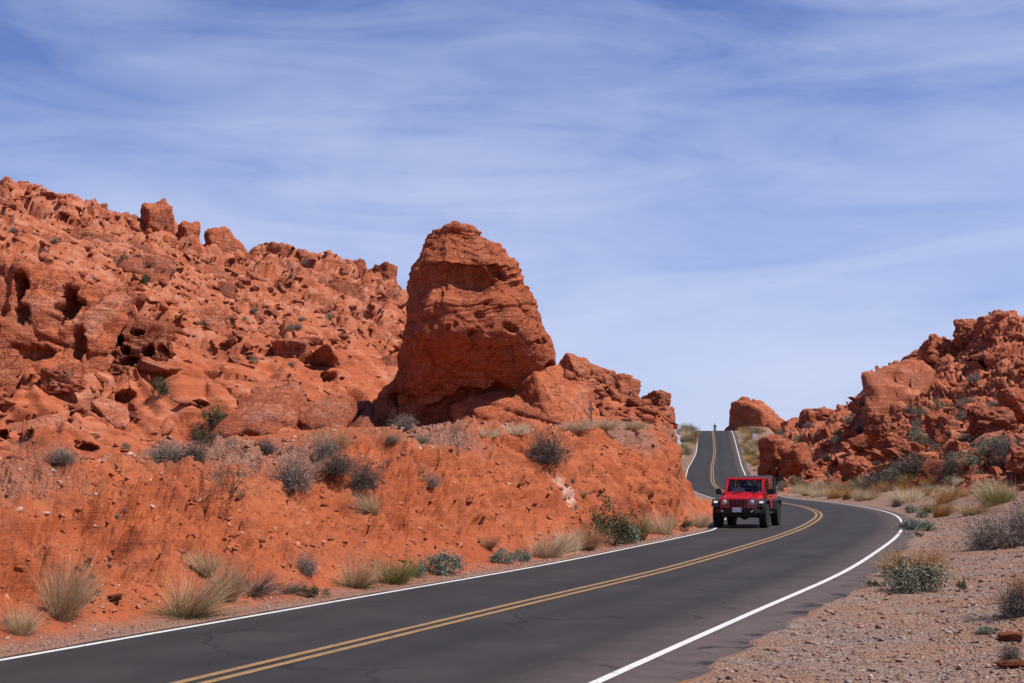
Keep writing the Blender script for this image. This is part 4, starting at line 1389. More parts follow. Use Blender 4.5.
kind('blue_shrub', sh('twig', 'blue', lambda s: dome(s)), 3)
kind('grey_shrub', sh('twig', 'grey', lambda s: dome(s, 2400, .04, .66)), 3)
kind('big_grey_shrub', sh('twig', 'grey', lambda s: dome(s, 5200, .034, .62, 14)), 2)
kind('twig_shrub', sh('twig', 'twig', lambda s: mound(s, 3200)), 4)
kind('dark_shrub', sh('dark', 'dark', lambda s: mound(s, 3000, .62)), 3)
kind('open_shrub', sh('dark', 'grey', lambda s: twigs(s, 12, 3, .8, .85, .013, 3, 1, .022)), 2)
kind('creosote', sh('dark', 'creo', lambda s: twigs(s, 15, 3, .85, .8, .014, 3, 5, .045)), 2)
kind('fallen_grass', lambda s: [('blades', grass(s, 500, spread=.3, lean=1.2, up=.35, curl=.5, w=.009).mesh('blades', MP['twig']))], 2)
NAMES = dict(dry_grass='grass_clump', pale_grass='grass_clump', gold_grass='grass_clump', green_grass='grass_clump', ygreen_shrub='shrub', blue_shrub='shrub',
             grey_shrub='shrub', big_grey_shrub='shrub', twig_shrub='dead_shrub', dark_shrub='shrub', open_shrub='shrub', creosote='shrub', fallen_grass='grass_clump')
CATS = dict(grass_clump='grass', shrub='shrub', dead_shrub='shrub')
# measure every variant once so that a plant can be given the size it has in the photograph
EXT = {}
for k_, vs_ in PL.items():
    for i, parts_ in enumerate(vs_):
        co = np.concatenate([np.array([v.co[:] for v in m_.vertices]) for _, m_ in parts_])
        EXT[(k_, i)] = (np.percentile(co[:, 0], 98) - np.percentile(co[:, 0], 2), np.percentile(co[:, 2], 98))
WHOLE = {}


def whole(k_, i):
    """all parts of a far plant in one mesh"""
    if (k_, i) not in WHOLE:
        bm = bmesh.new(); mats = []
        me = bpy.data.meshes.new(k_)
        for q, (_, m_) in enumerate(PL[k_][i]):
            n0 = len(bm.faces); bm.from_mesh(m_); bm.faces.ensure_lookup_table()
            for f in bm.faces[n0:]: f.material_index = q
            me.materials.append(m_.materials[0])
        bm.to_mesh(me); bm.free(); WHOLE[(k_, i)] = me
    return WHOLE[(k_, i)]


NPLANT = [0]


def plant(k_, x, y, wpx, hpx, label, group=None, p=None):
    """a plant whose foot is at (x, y) in the photograph and that spans wpx by hpx there"""
    if p is None:
        p, n = hit(x, y)
        if p is None: return None
    NPLANT[0] += 1
    i = NPLANT[0] % len(PL[k_]); ew, eh = EXT[(k_, i)]
    s = px(p.y); sx = wpx * s / ew; sz = hpx * s / eh
    nm = NAMES[k_]
    if wpx < 13 and p.y > 60 or len(PL[k_][i]) == 1:
        o = bpy.data.objects.new(nm, whole(k_, i)); COL.objects.link(o)
    else:
        o = bpy.data.objects.new(nm, None); COL.objects.link(o); o.empty_display_size = .2
        for pn, m_ in PL[k_][i]:
            c = bpy.data.objects.new(pn, m_); COL.objects.link(c); c.parent = o
    o.location = p - Vector((0, 0, .02)); o.scale = (sx, sx, sz); o.rotation_euler = (0, 0, random.uniform(0, 6.28))
    tag(o, label, CATS[nm], group)
    return o


for a in [
    ('dry_grass', 60, 617, 58, 62, 'tall dry grass clump leaning over the bank foot at the left'),
    ('dry_grass', 20, 634, 42, 30, 'small dry grass clump lowest at the left picture edge'),
    ('green_grass', 184, 616, 78, 42, 'wide grass clump with green base nearest the inner edge line'),
    ('dry_grass', 228, 601, 36, 44, 'upright dry grass clump right of the wide green-based clump'),
    ('dry_grass', 208, 573, 36, 24, 'thin pale grass clump on the bank above the upright dry clump'),
    ('fallen_grass', 250, 592, 50, 26, 'collapsed grey dead grass beside the upright dry clump'),
    ('fallen_grass', 282, 592, 46, 15, 'low heap of fallen grey grass by the small green plant'),
    ('twig_shrub', 306, 573, 25, 22, 'round grey-tan shrub on the lower bank above the small green plant'),
    ('creosote', 308, 596, 22, 11, 'small dark green plant at the verge under the round grey-tan shrub'),
    ('green_grass', 355, 587, 46, 30, 'dry grass clump with green base left of the yellow-green shrub'),
    ('ygreen_shrub', 391, 583, 46, 28, 'yellow-green rounded shrub on the verge between grass and blue-green shrubs'),
    ('blue_shrub', 418, 577, 17, 15, 'small blue-green shrub left of the larger blue-green one'),
    ('blue_shrub', 445, 574, 42, 21, 'larger round blue-green shrub on the verge'),
    ('blue_shrub', 503, 563, 26, 15, 'blue-green shrub left in the pair farther along the verge'),
    ('blue_shrub', 521, 561, 18, 13, 'smaller blue-green shrub right in the pair farther along the verge'),
    ('pale_grass', 545, 557, 42, 24, 'pale tan grass clump right of the pair of blue-green shrubs'),
    ('pale_grass', 568, 552, 30, 22, 'pale grass clump in the middle of the tan verge row'),
    ('dry_grass', 586, 550, 40, 26, 'tan grass clump beside the dark green bush'),
    ('dry_grass', 489, 548, 18, 14, 'small dry grass clump on the bank foot above the blue-green pair'),
    ('creosote', 611, 545, 54, 42, 'tall dark green bush with reaching branches at the roadside'),
    ('blue_shrub', 622, 544, 30, 22, 'grey-green shrub in front of the tall dark green bush'),
    ('ygreen_shrub', 636, 540, 30, 28, 'yellow-green bush right of the tall dark green bush'),
    ('pale_grass', 662, 534, 36, 22, 'whitish tan grass clump between the yellow-green bush and the bend'),
    ('creosote', 687, 530, 18, 13, 'small dark green bush near the left front wheel of the red car'),
    ('pale_grass', 699, 527, 18, 14, 'tan grass clump just left of the red car'),
    ('pale_grass', 672, 529, 16, 16, 'small tan grass clump behind the whitish one'),
    # the bank top
    ('twig_shrub', 61, 462, 42, 18, 'round grey shrub at the back of the bench, leftmost'),
    ('open_shrub', 27, 460, 34, 30, 'sparse orange-flecked shrub against the slab at the far left'),
    ('twig_shrub', 166, 462, 40, 20, 'pale grey shrub at the slab foot right of the bench track'),
    ('dark_shrub', 196, 460, 34, 20, 'darker grey shrub touching the pale grey one'),
    ('open_shrub', 228, 496, 66, 46, 'large sparse twiggy shrub on the bank edge'),
    ('open_shrub', 222, 462, 30, 30, 'thin shrub behind the large sparse twiggy shrub'),
    ('twig_shrub', 291, 489, 46, 34, 'grey twiggy shrub on the bank edge right of the sparse one'),
    ('dark_shrub', 262, 451, 42, 11, 'low grey shrub strip on the red bench below the layered slab'),
    ('twig_shrub', 325, 456, 36, 22, 'pale grey rounded shrub in front of the tan one on the bench'),
    ('dry_grass', 336, 451, 44, 26, 'tan rounded grass shrub on the bench left of the butte'),
    ('dark_shrub', 335, 472, 46, 22, 'flat dark twiggy shrub on the bank edge below the tan one'),
    ('dark_shrub', 366, 487, 34, 27, 'dense charcoal shrub on the bank edge'),
    ('dry_grass', 374, 514, 30, 24, 'small straw-coloured clump on the bank below the charcoal shrub'),
    ('twig_shrub', 431, 486, 20, 14, 'lone small round grey shrub on the gravelly bank below the butte'),
    ('open_shrub', 455, 453, 34, 32, 'reddish twiggy bush on the bank top in front of the butte'),
    ('twig_shrub', 405, 428, 26, 14, 'pale grey shrub at the shaded foot of the butte'),
    ('twig_shrub', 392, 442, 20, 10, 'small grey shrub on the bench, left of a pair'),
    ('twig_shrub', 420, 443, 24, 10, 'small grey shrub on the bench, right of a pair'),
    ('dark_shrub', 546, 462, 50, 34, 'large charcoal shrub hanging over the bank crest'),
    ('pale_grass', 489, 436, 26, 10, 'low pale grass at the foot of the butte apron, left'),
    ('pale_grass', 514, 433, 36, 11, 'low pale grass at the foot of the butte apron, right'),
    ('pale_grass', 572, 430, 34, 11, 'pale grass on the bank top left of the marker post'),
    ('pale_grass', 604, 429, 30, 11, 'pale grass on the bank top right of the marker post'),
    ('pale_grass', 632, 429, 26, 9, 'last pale grass on the bank top toward the bend'),
    ('creosote', 212, 436, 24, 30, 'dark green bush in the rock cleft left of the layered slab'),
    ('creosote', 204, 446, 26, 22, 'dark green bush lower in the rock cleft'),
    ('creosote', 258, 420, 24, 20, 'small green bush on the face of the layered slab'),
    ('grey_shrub', 125, 450, 9, 8, 'tiny green tuft growing on the domed slab'),
    ('creosote', 158, 398, 18, 20, 'small olive bush under the pitted outcrop block'),
    ('creosote', 121, 268, 14, 16, 'dark bush on the rubble slope above the outcrop'),
    ('creosote', 147, 284, 10, 10, 'small green bush on the rubble slope above the pitted block'),
    # the right side
    ('gold_grass', 912, 576, 62, 30, 'golden grass clump behind the round grey-green shrub'),
    ('big_grey_shrub', 914, 591, 58, 31, 'large round grey-green shrub on the gravel shoulder'),
    ('dry_grass', 891, 576, 24, 24, 'thin golden grass left of the large round shrub'),
    ('creosote', 872, 586, 14, 7, 'small low green plant left of the large round shrub'),
    ('dark_shrub', 1020, 616, 38, 32, 'dark grey-green shrub cut by the right picture edge'),
    ('gold_grass', 1019, 598, 30, 28, 'golden grass behind the dark shrub at the right edge'),
    ('twig_shrub', 996, 549, 66, 36, 'wide spreading grey twiggy shrub at the right gravel edge'),
    ('twig_shrub', 1018, 546, 44, 40, 'second grey twiggy shrub reaching the right picture edge'),
    ('blue_shrub', 911, 531, 23, 13, 'blue-green shrub nearest the outer edge line at the bend'),
    ('blue_shrub', 926, 531, 18, 10, 'paler blue-green shrub touching the one at the bend'),
    ('creosote', 919, 537, 9, 7, 'tiny dark green plant below the blue-green pair at the bend'),
    ('blue_shrub', 912, 513, 14, 8, 'small blue-green shrub above the bend'),
    ('blue_shrub', 923, 518, 12, 7, 'tiny blue-green shrub below the olive clump'),
    ('ygreen_shrub', 928, 513, 18, 11, 'olive green clump above the bend'),
    ('gold_grass', 940, 517, 22, 18, 'olive and gold grass clump right of the olive green clump'),
    ('ygreen_shrub', 995, 506, 36, 21, 'yellow-green grass clump under the red scree at the right'),
    ('pale_grass', 1004, 501, 40, 22, 'pale straw behind the yellow-green clump'),
    ('pale_grass', 905, 503, 34, 16, 'straw-coloured grass beside the outer edge line at the bend'),
    ('gold_grass', 945, 503, 26, 14, 'gold grass at the foot of the right slope'),
    ('dark_shrub', 897, 507, 10, 8, 'dark small bush by the straw grass at the bend'),
    ('dry_grass', 972, 515, 40, 14, 'flat dry grass on the stones left of the yellow-green clump'),
    ('blue_shrub', 985, 634, 20, 9, 'tiny blue-green plant among stones at the lower right'),
    ('creosote', 961, 590, 13, 13, 'small spindly plant right of the large round shrub'),
    ('dark_shrub', 1012, 662, 26, 20, 'dead grey twigs beside the orange rock in the lower right'),
    ('fallen_grass', 976, 620, 26, 8, 'low brown dead plant above the tiny blue-green one'),
    ('fallen_grass', 903, 536, 16, 5, 'reddish brown low plant below the bend'),
    ('pale_grass', 818, 497, 22, 10, 'straw grass beside the far outer edge line, left of a small bush'),
    ('gold_grass', 836, 498, 30, 12, 'golden straw beside the far outer edge line'),
    ('creosote', 846, 500, 9, 7, 'small green bush beside the far outer edge line'),
    ('ygreen_shrub', 806, 490, 16, 8, 'yellow-green bush at the foot of the leaning rock'),
    ('grey_shrub', 783, 490, 14, 9, 'grey-green bush behind the rear of the red car'),
    ('grey_shrub', 797, 487, 18, 10, 'grey bush under the split rock at the bend'),
    ('pale_grass', 864, 500, 26, 12, 'pale straw at the bend below the right hill'),
    ('dark_shrub', 858, 487, 22, 10, 'dark bush in front of the broken ledge of the right hill'),
    ('dark_shrub', 878, 492, 30, 16, 'dark grey bush low on the right hill by the straw'),
    ('grey_shrub', 893, 484, 24, 15, 'grey bush above the dark grey one on the right hill'),
    ('dark_shrub', 918, 474, 50, 20, 'long dark shrub band low on the right hill'),
    ('dark_shrub', 898, 476, 32, 14, 'dark shrub left of the long band'),
    ('ygreen_shrub', 912, 484, 26, 10, 'ochre green shrub under the long dark band'),
    ('dark_shrub', 950, 474, 22, 16, 'dark shrub below the orange block'),
    ('grey_shrub', 966, 466, 30, 14, 'grey shrub right of the orange block'),
    ('grey_shrub', 988, 456, 34, 18, 'grey shrub on the right slope above the red scree'),
    ('twig_shrub', 1006, 450, 30, 16, 'grey twiggy shrub at the top of the red scree'),
    ('dark_shrub', 1003, 468, 26, 22, 'dark shrub in the red scree at the right'),
    ('grey_shrub', 920, 445, 26, 14, 'grey-green shrub beside the upright tooth rock'),
    ('grey_shrub', 974, 440, 22, 12, 'grey-green shrub under the round cave'),
    ('grey_shrub', 1000, 428, 24, 14, 'grey-green shrub right of the round cave'),
    ('grey_shrub', 938, 410, 18, 8, 'grey shrub above the tooth rock'),
    ('twig_shrub', 968, 404, 20, 7, 'grey shrub on the ledge above the cave'),
]:
    plant(*a)
# smaller plants strewn over the slopes and the far verges
r_ = np.random.RandomState(92)


def strew(n, kinds, xr, yr, wr, label, group, test=None):
    c = 0; tries = 0
    while c < n and tries < n * 12:
        tries += 1
        x, y = r_.uniform(*xr), r_.uniform(*yr)
        p, nn = hit(x, y)
        if p is None or p.y > 300: continue
        d = float(road_d(np.array(p.x), np.array(p.y)))
        if -LW - .7 < d < RW + 1.3: continue
        if test and not test(x, y, p): continue
        w = r_.uniform(*wr); k_ = kinds[r_.randint(len(kinds))]
        plant(k_, x, y, w, w * r_.uniform(.45, .7), label[k_] if isinstance(label, dict) else label, group, p)
        c += 1


GS = ['grey_shrub', 'twig_shrub', 'dark_shrub']
LB = dict(grey_shrub='small grey-green bush among the rocks of the right hill', twig_shrub='small dry grey bush among the rocks of the right hill', dark_shrub='small dark bush among the rocks of the right hill')
strew(75, GS, (780, 1022), (372, 486), (7, 16), LB, 'bushes on the right hill')
LL = dict(grey_shrub='small grey-green bush on the rubble slope of the left hill', twig_shrub='small dry grey bush on the rubble slope of the left hill', creosote='small green bush on the rubble slope of the left hill')
strew(46, ['grey_shrub', 'twig_shrub'], (0, 400), (228, 372), (5, 11), LL, 'bushes on the left hill')
LF = dict(pale_grass='tuft of straw grass on the verge of the climbing road', grey_shrub='grey bush on the verge of the climbing road', ygreen_shrub='olive bush on the verge of the climbing road', gold_grass='golden grass on the verge of the climbing road')
strew(46, list(LF), (676, 699), (430, 478), (6, 13), LF, 'plants on the far verges', lambda x, y, p: p.y > 110)
strew(42, list(LF), (738, 800), (432, 478), (6, 13), LF, 'plants on the far verges', lambda x, y, p: p.y > 125)
strew(30, list(LF), (736, 758), (432, 474), (7, 14), LF, 'plants on the far verges', lambda x, y, p: p.y > 125)
LV = dict(pale_grass='straw tuft along the foot of the right hill', gold_grass='golden tuft along the foot of the right hill', grey_shrub='grey bush along the foot of the right hill')
strew(44, list(LV), (785, 1000), (484, 500), (9, 20), LV, 'plants at the foot of the right hill')
LD = dict(dry_grass='small dry tuft on the earth bank', twig_shrub='small dead bush on the earth bank')
strew(16, list(LD), (10, 640), (455, 560), (6, 12), LD, 'small plants on the earth bank', lambda x, y, p: p.y < 60)
# ------------------------------------------------------------------ the red off-road car
M_RED = flat('red_paint', (.52, .012, .016), .28, 0, .5)
M_RED.node_tree.nodes['Principled BSDF'].inputs['Coat Weight'].default_value = .6
M_RED.node_tree.nodes['Principled BSDF'].inputs['Coat Roughness'].default_value = .06
M_BLK = flat('black_plastic', (.016, .016, .017), .55)
M_SOFT = flat('black_roof', (.018, .018, .02), .7)
M_TYRE = flat('tyre_rubber', (.022, .021, .021), .85, 0, .2)
M_RIM = flat('alloy', (.45, .45, .46), .3, .9)
M_CHROME = flat('chrome', (.75, .75, .76), .15, 1.0)
M_LENS = flat('lamp_glass', (.62, .63, .62), .08, 0, .6)
M_AMBER = flat('amber_lens', (.60, .52, .44), .2)
M_TAIL = flat('tail_lens', (.35, .01, .01), .2)
M_PLATE = flat('plate_white', (.72, .72, .74), .5)
M_SEAT = flat('seat_fabric', (.03, .028, .028), .85)
M_UND = flat('underbody', (.012, .012, .012), .8)
M_SKIN = flat('skin', (.66, .40, .30), .5)
M_HAIR = flat('hair_brown', (.05, .028, .016), .7)
M_HAIR2 = flat('hair_grey', (.30, .28, .26), .7)
M_SHIRT = flat('shirt_pale', (.55, .55, .58), .8)
M_SHIRT2 = flat('shirt_dark', (.10, .12, .17), .8)
M_TROU = flat('trousers', (.06, .065, .09), .85)
M_LEATHER = flat('black_leather', (.015, .014, .015), .5)


def glass_mat(name, tint, a):
    t = NT(name)
    n, l = t.n, t.l
    tr = n.new('ShaderNodeBsdfTransparent'); tr.inputs[0].default_value = (*tint, 1)
    gl = n.new('ShaderNodeBsdfGlossy'); gl.inputs['Roughness'].default_value = .02
    fr = n.new('ShaderNodeFresnel'); fr.inputs[0].default_value = 1.5
    mx = n.new('ShaderNodeMixShader'); l.new(fr.outputs[0], mx.inputs[0]); l.new(tr.outputs[0], mx.inputs[1]); l.new(gl.outputs[0], mx.inputs[2])
    l.new(mx.outputs[0], t.out.inputs[0]); n.remove(t.b)
    return t.m


M_GLASS = glass_mat('windscreen_glass', (.85, .88, .88), 1)
M_TINT = glass_mat('tinted_glass', (.10, .11, .12), 1)


def bx(bm, x0, x1, y0, y1, z0, z1, tx=0, ty=0, fx=0):
    """box; the top is narrower by tx, ty and shifted forward by fx"""
    v = [bm.verts.new(p) for p in ((x0, y0, z0), (x1, y0, z0), (x1, y1, z0), (x0, y1, z0),
                                   (x0 + tx + fx, y0 + ty, z1), (x1 - tx + fx, y0 + ty, z1), (x1 - tx + fx, y1 - ty, z1), (x0 + tx + fx, y1 - ty, z1))]
    for q in ((0, 3, 2, 1), (4, 5, 6, 7), (0, 1, 5, 4), (1, 2, 6, 5), (2, 3, 7, 6), (3, 0, 4, 7)): bm.faces.new([v[i] for i in q])
    return v


def hexa(bm, P):
    v = [bm.verts.new(p) for p in P]
    for q in ((0, 3, 2, 1), (4, 5, 6, 7), (0, 1, 5, 4), (1, 2, 6, 5), (2, 3, 7, 6), (3, 0, 4, 7)): bm.faces.new([v[i] for i in q])


def prism(bm, prof, y0, y1):
    """profile in x,z pushed from y0 to y1"""
    a = [bm.verts.new((p[0], y0, p[1])) for p in prof]; b = [bm.verts.new((p[0], y1, p[1])) for p in prof]
    n = len(prof)
    bm.faces.new(a); bm.faces.new(b[::-1])
    for i in range(n): bm.faces.new((a[i], b[i], b[(i + 1) % n], a[(i + 1) % n]))


def lathe(bm, prof, c=(0, 0, 0), seg=32, axis='y'):
    rings = []
    for (r, h) in prof:
        ring = []
        for k in range(seg):
            t = 2 * math.pi * k / seg
            p = (r * math.cos(t), h, r * math.sin(t)) if axis == 'y' else ((h, r * math.cos(t), r * math.sin(t)) if axis == 'x' else (r * math.cos(t), r * math.sin(t), h))
            ring.append(bm.verts.new((p[0] + c[0], p[1] + c[1], p[2] + c[2])))
        rings.append(ring)
    for a, b in zip(rings, rings[1:]):
        for k in range(seg): bm.faces.new((a[k], a[(k + 1) % seg], b[(k + 1) % seg], b[k]))
    for ring in (rings[0], rings[-1]): bm.faces.new(ring)


def tube(bm, pts, r, seg=8):
    pts = [Vector(p) for p in pts]; rings = []
    for i, p in enumerate(pts):
        d = (pts[min(i + 1, len(pts) - 1)] - pts[max(i - 1, 0)]).normalized()
        u = d.orthogonal().normalized(); w = d.cross(u)
        rings.append([bm.verts.new(p + (u * math.cos(t) + w * math.sin(t)) * r) for t in [2 * math.pi * k / seg for k in range(seg)]])
    for a, b in zip(rings, rings[1:]):
        for k in range(seg): bm.faces.new((a[k], a[(k + 1) % seg], b[(k + 1) % seg], b[k]))
    bm.faces.new(rings[0]); bm.faces.new(rings[-1])


def part(name, parent, mat, fn, bevel=0.0, smooth=False, loc=None):
    bm = bmesh.new(); fn(bm)
    if bevel: bmesh.ops.bevel(bm, geom=list(bm.edges), offset=bevel, segments=2, affect='EDGES', clamp_overlap=True)
    bmesh.ops.recalc_face_normals(bm, faces=bm.faces)
    me = bpy.data.meshes.new(name); bm.to_mesh(me); bm.free()
    if smooth: me.polygons.foreach_set('use_smooth', np.ones(len(me.polygons), bool))
    o = link_mesh(name, me, mat, parent)
    if loc is not None: o.location = loc
    return o


def car():
    root = bpy.data.objects.new('off_road_car', None); COL.objects.link(root)
    tag(root, 'red boxy off-road car with black roof and fenders driving round the bend', 'car')
    AX, TR, WR = 1.24, .80, .405
    # tub
    def f(bm):
        prism(bm, [(-1.88, .60), (-1.70, .60), (-1.64, .86), (-.84, .88), (-.74, .58), (.62, .58), (.70, .86), (.70, 1.13), (-1.90, 1.13)], -.76, .76)
    body = part('body', root, M_RED, f, .02)
    def f(bm):
        hexa(bm, [(.66, -.72, .86), (1.74, -.60, .80), (1.74, .60, .80), (.66, .72, .86), (.66, -.70, 1.14), (1.72, -.56, 1.03), (1.72, .56, 1.03), (.66, .70, 1.14)])
    hood = part('hood', root, M_RED, f, .04)
    part('hood_bulge', hood, M_RED, lambda bm: hexa(bm, [(.74, -.34, 1.10), (1.60, -.28, 1.0), (1.60, .28, 1.0), (.74, .34, 1.10), (.76, -.30, 1.165), (1.54, -.25, 1.065), (1.54, .25, 1.065), (.76, .30, 1.165)]), .02)
    for s in (-1, 1):
        part('hood_latch', hood, M_BLK, lambda bm: bx(bm, 1.40, 1.50, s * .585 - .02, s * .585 + .02, .98, 1.06), .006)
    # grille, lamps
    def f(bm):
        prism(bm, [(1.74, .63), (1.82, .63), (1.80, 1.0), (1.76, 1.05), (1.70, 1.05), (1.70, .63)], -.64, .64)
    gr_ = part('grille', root, M_RED, f, .025)
    for k in range(7):
        y = (k - 3) * .088
        part('grille_slot', gr_, M_UND, lambda bm: hexa(bm, [(1.77, y - .030, .70), (1.828, y - .030, .70), (1.828, y + .030, .70), (1.77, y + .030, .70),
                                                                (1.77, y - .032, .98), (1.812, y - .032, .98), (1.812, y + .032, .98), (1.77, y + .032, .98)]), .008)
    for s in (-1, 1):
        hl = part('headlight', root, M_BLK, lambda bm: lathe(bm, [(.115, 1.78), (.118, 1.815), (.100, 1.83), (.10, 1.79)], (0, s * .475, .875), 24, 'x'))
        part('lamp_lens', hl, M_LENS, lambda bm: lathe(bm, [(.100, 1.80), (.098, 1.822), (.07, 1.84), (.0001, 1.846)], (0, s * .475, .875), 24, 'x'), 0, True)
    # bumper and under it
    bmp = part('front_bumper', root, M_BLK, lambda bm: hexa(bm, [(1.86, -.80, .50), (2.06, -.56, .50), (2.06, .56, .50), (1.86, .80, .50), (1.86, -.80, .68), (2.08, -.56, .69), (2.08, .56, .69), (1.86, .80, .68)]), .03)
    part('air_dam', bmp, M_UND, lambda bm: bx(bm, 1.78, 1.98, -.58, .58, .38, .50), .02)
    for s in (-1, 1):
        part('fog_lamp', bmp, M_LENS, lambda bm: lathe(bm, [(.055, 2.04), (.055, 2.085), (.03, 2.09), (.0001, 2.091)], (-.02, s * .50, .595), 16, 'x'))
        part('tow_hook', bmp, M_BLK, lambda bm: tube(bm, [(2.05, s * .30, .68), (2.10, s * .30, .72), (2.05, s * .30, .76)], .012))
    part('license_plate', bmp, M_PLATE, lambda bm: bx(bm, 2.085, 2.097, -.155, .155, .545, .70), .004)
    part('rear_bumper', root, M_BLK, lambda bm: bx(bm, -2.08, -1.88, -.76, .76, .50, .68), .03)
    # fenders: flat-topped flares
    for ax, fr in ((AX, 1), (-AX, 0)):
        for s in (-1, 1):
            outer = [(-.60, .60), (-.46, .93), (-.38, .985), (.36, .985), (.50, .90), (.60, .72)] if fr else [(-.56, .66), (-.44, .90), (-.34, .955), (.34, .955), (.46, .90), (.58, .60)]
            inner = [(.53, .72), (.44, .85), (.33, .925), (-.35, .925), (-.42, .89), (-.53, .60)] if fr else [(.51, .60), (.41, .85), (.31, .895), (-.31, .895), (-.39, .85), (-.49, .66)]
            fe = part('fender', root, M_BLK, lambda bm: prism(bm, [(ax + p[0], p[1]) for p in outer + inner], s * .62 if s > 0 else -.935, .935 if s > 0 else -.62), .012)
            if fr: part('marker_lamp', fe, M_LENS, lambda bm: hexa(bm, [(ax + .49, s * .79 - .07, .895), (ax + .555, s * .79 - .07, .83), (ax + .555, s * .79 + .07, .83), (ax + .49, s * .79 + .07, .895),
                                                                          (ax + .50, s * .79 - .07, .92), (ax + .57, s * .79 - .07, .852), (ax + .57, s * .79 + .07, .852), (ax + .50, s * .79 + .07, .92)]), .005)
    # wheels
    def tyre(bm):
        lathe(bm, [(.235, -.12), (.33, -.135), (.385, -.125), (.405, -.095), (.405, .095), (.385, .125), (.33, .135), (.235, .12)], (0, 0, 0), 40)
        for k in range(40):
            t = 2 * math.pi * k / 40
            for s in (-1, 1):
                c, sn = math.cos(t + s * .03), math.sin(t + s * .03)
                v = bx(bm, .398, .416, .02 if s > 0 else -.125, .125 if s > 0 else -.02, -.022, .022)
                for q in v: q.co = Vector((q.co.x * c - q.co.z * sn, q.co.y, q.co.x * sn + q.co.z * c))
    def rim(bm):
        lathe(bm, [(.24, -.10), (.245, .105), (.225, .112), (.205, .09), (.20, .02), (.20, -.09)], (0, 0, 0), 40)
        lathe(bm, [(.06, -.02), (.062, .085), (.04, .097), (.0001, .099)], (0, 0, 0), 20)
        for k in range(5):
            t = 2 * math.pi * k / 5
            for e in (-.17, .17):
                v = bx(bm, .04, .215, .05, .085, -.018, .018)
                for q in v:
                    a = t + e * (q.co.x - .04) / .175
                    q.co = Vector((q.co.x * math.cos(a) - q.co.z * math.sin(a), q.co.y, q.co.x * math.sin(a) + q.co.z * math.cos(a)))
    for ax in (AX, -AX):
        for s in (-1, 1):
            ty = part('wheel', root, M_TYRE, tyre, 0, False, (ax, s * TR, WR))
            ri_ = part('rim', ty, M_RIM, rim); 
            part('brake_disc', ty, M_UND, lambda bm: lathe(bm, [(.19, -.03), (.19, .01)], (0, 0, 0), 24))
            if s < 0: ty.rotation_euler = (0, 0, math.pi)
    ty = part('spare_wheel', root, M_TYRE, tyre, 0, False, (-2.03, .08, 1.0)); ty.rotation_euler = (0, 0, R(90))
    part('rim', ty, M_RIM, rim)
    # windscreen
    def frame(bm):
        w0, w1 = .71, .65
        a, b = Vector((.62, 0, 1.12)), Vector((.30, 0, 1.70))
        def P(u, v): # u across -1..1, v up 0..1
            p = a.lerp(b, v); return Vector((p.x, u * (w0 + (w1 - w0) * v), p.z))
        def bar(p, q, r, s):
            n = Vector((.55, 0, .30)).normalized() * .05
            hexa(bm, [p - n * .5, q - n * .5, r - n * .5, s - n * .5, p + n, q + n, r + n, s + n])
        bar(P(-1, 0), P(1, 0), P(1, .13), P(-1, .13))
        bar(P(-1, .88), P(1, .88), P(1, 1), P(-1, 1))
        bar(P(-1, .13), P(-.88, .13), P(-.88, .88), P(-1, .88))
        bar(P(.88, .13), P(1, .13), P(1, .88), P(.88, .88))
    ws = part('windscreen_frame', root, M_RED, frame, .012)
    def gl(bm):
        P = [(.578, -.63, 1.195), (.578, .63, 1.195), (.338, .585, 1.63), (.338, -.585, 1.63)]
        bm.faces.new([bm.verts.new(p) for p in P])
    part('windscreen_glass', ws, M_GLASS, gl)
    for y in (-.42, .14):
        part('wiper', ws, M_BLK, lambda bm: tube(bm, [(.66, y, 1.16), (.645, y + .2, 1.21), (.62, y + .40, 1.25)], .010, 6))
    part('mirror', ws, M_BLK, lambda bm: bx(bm, .34, .37, -.11, .11, 1.55, 1.61), .01)
    # roof
    roof = part('roof', root, M_SOFT, lambda bm: hexa(bm, [(-1.88, -.68, 1.70), (.36, -.66, 1.70), (.36, .66, 1.70), (-1.88, .68, 1.70), (-1.80, -.62, 1.785), (.28, -.60, 1.745), (.28, .60, 1.745), (-1.80, .62, 1.785)]), .03)
    for s in (-1, 1):
        # pillars
        part('pillar', roof, M_RED, lambda bm: hexa(bm, [(-.60, s * .70, 1.12), (-.46, s * .70, 1.12), (-.46, s * .76, 1.12), (-.60, s * .76, 1.12), (-.60, s * .62, 1.71), (-.48, s * .62, 1.71), (-.48, s * .67, 1.71), (-.60, s * .67, 1.71)]))
        part('pillar', roof, M_SOFT, lambda bm: hexa(bm, [(-1.88, s * .70, 1.12), (-1.66, s * .70, 1.12), (-1.66, s * .76, 1.12), (-1.88, s * .76, 1.12), (-1.86, s * .62, 1.71), (-1.68, s * .62, 1.71), (-1.68, s * .67, 1.71), (-1.86, s * .67, 1.71)]))
        part('side_window', roof, M_TINT, lambda bm: bm.faces.new([bm.verts.new(p) for p in ((-1.66, s * .73, 1.13), (-.60, s * .73, 1.13), (-.60, s * .645, 1.70), (-1.68, s * .645, 1.70))]))
        # doors, 3 mm proud of the body
        dr = part('door', root, M_RED, lambda bm: bx(bm, -.46, .58, s * .763 - .012, s * .763 + .012, .62, 1.125), .010)
        part('handle', dr, M_BLK, lambda bm: bx(bm, -.38, -.20, s * .79 - .016, s * .79 + .016, 1.02, 1.06), .008)
        part('hinge', dr, M_BLK, lambda bm: bx(bm, .52, .64, s * .78 - .012, s * .78 + .012, 1.0, 1.05), .004)
        part('hinge', dr, M_BLK, lambda bm: bx(bm, .52, .64, s * .78 - .012, s * .78 + .012, .70, .75), .004)
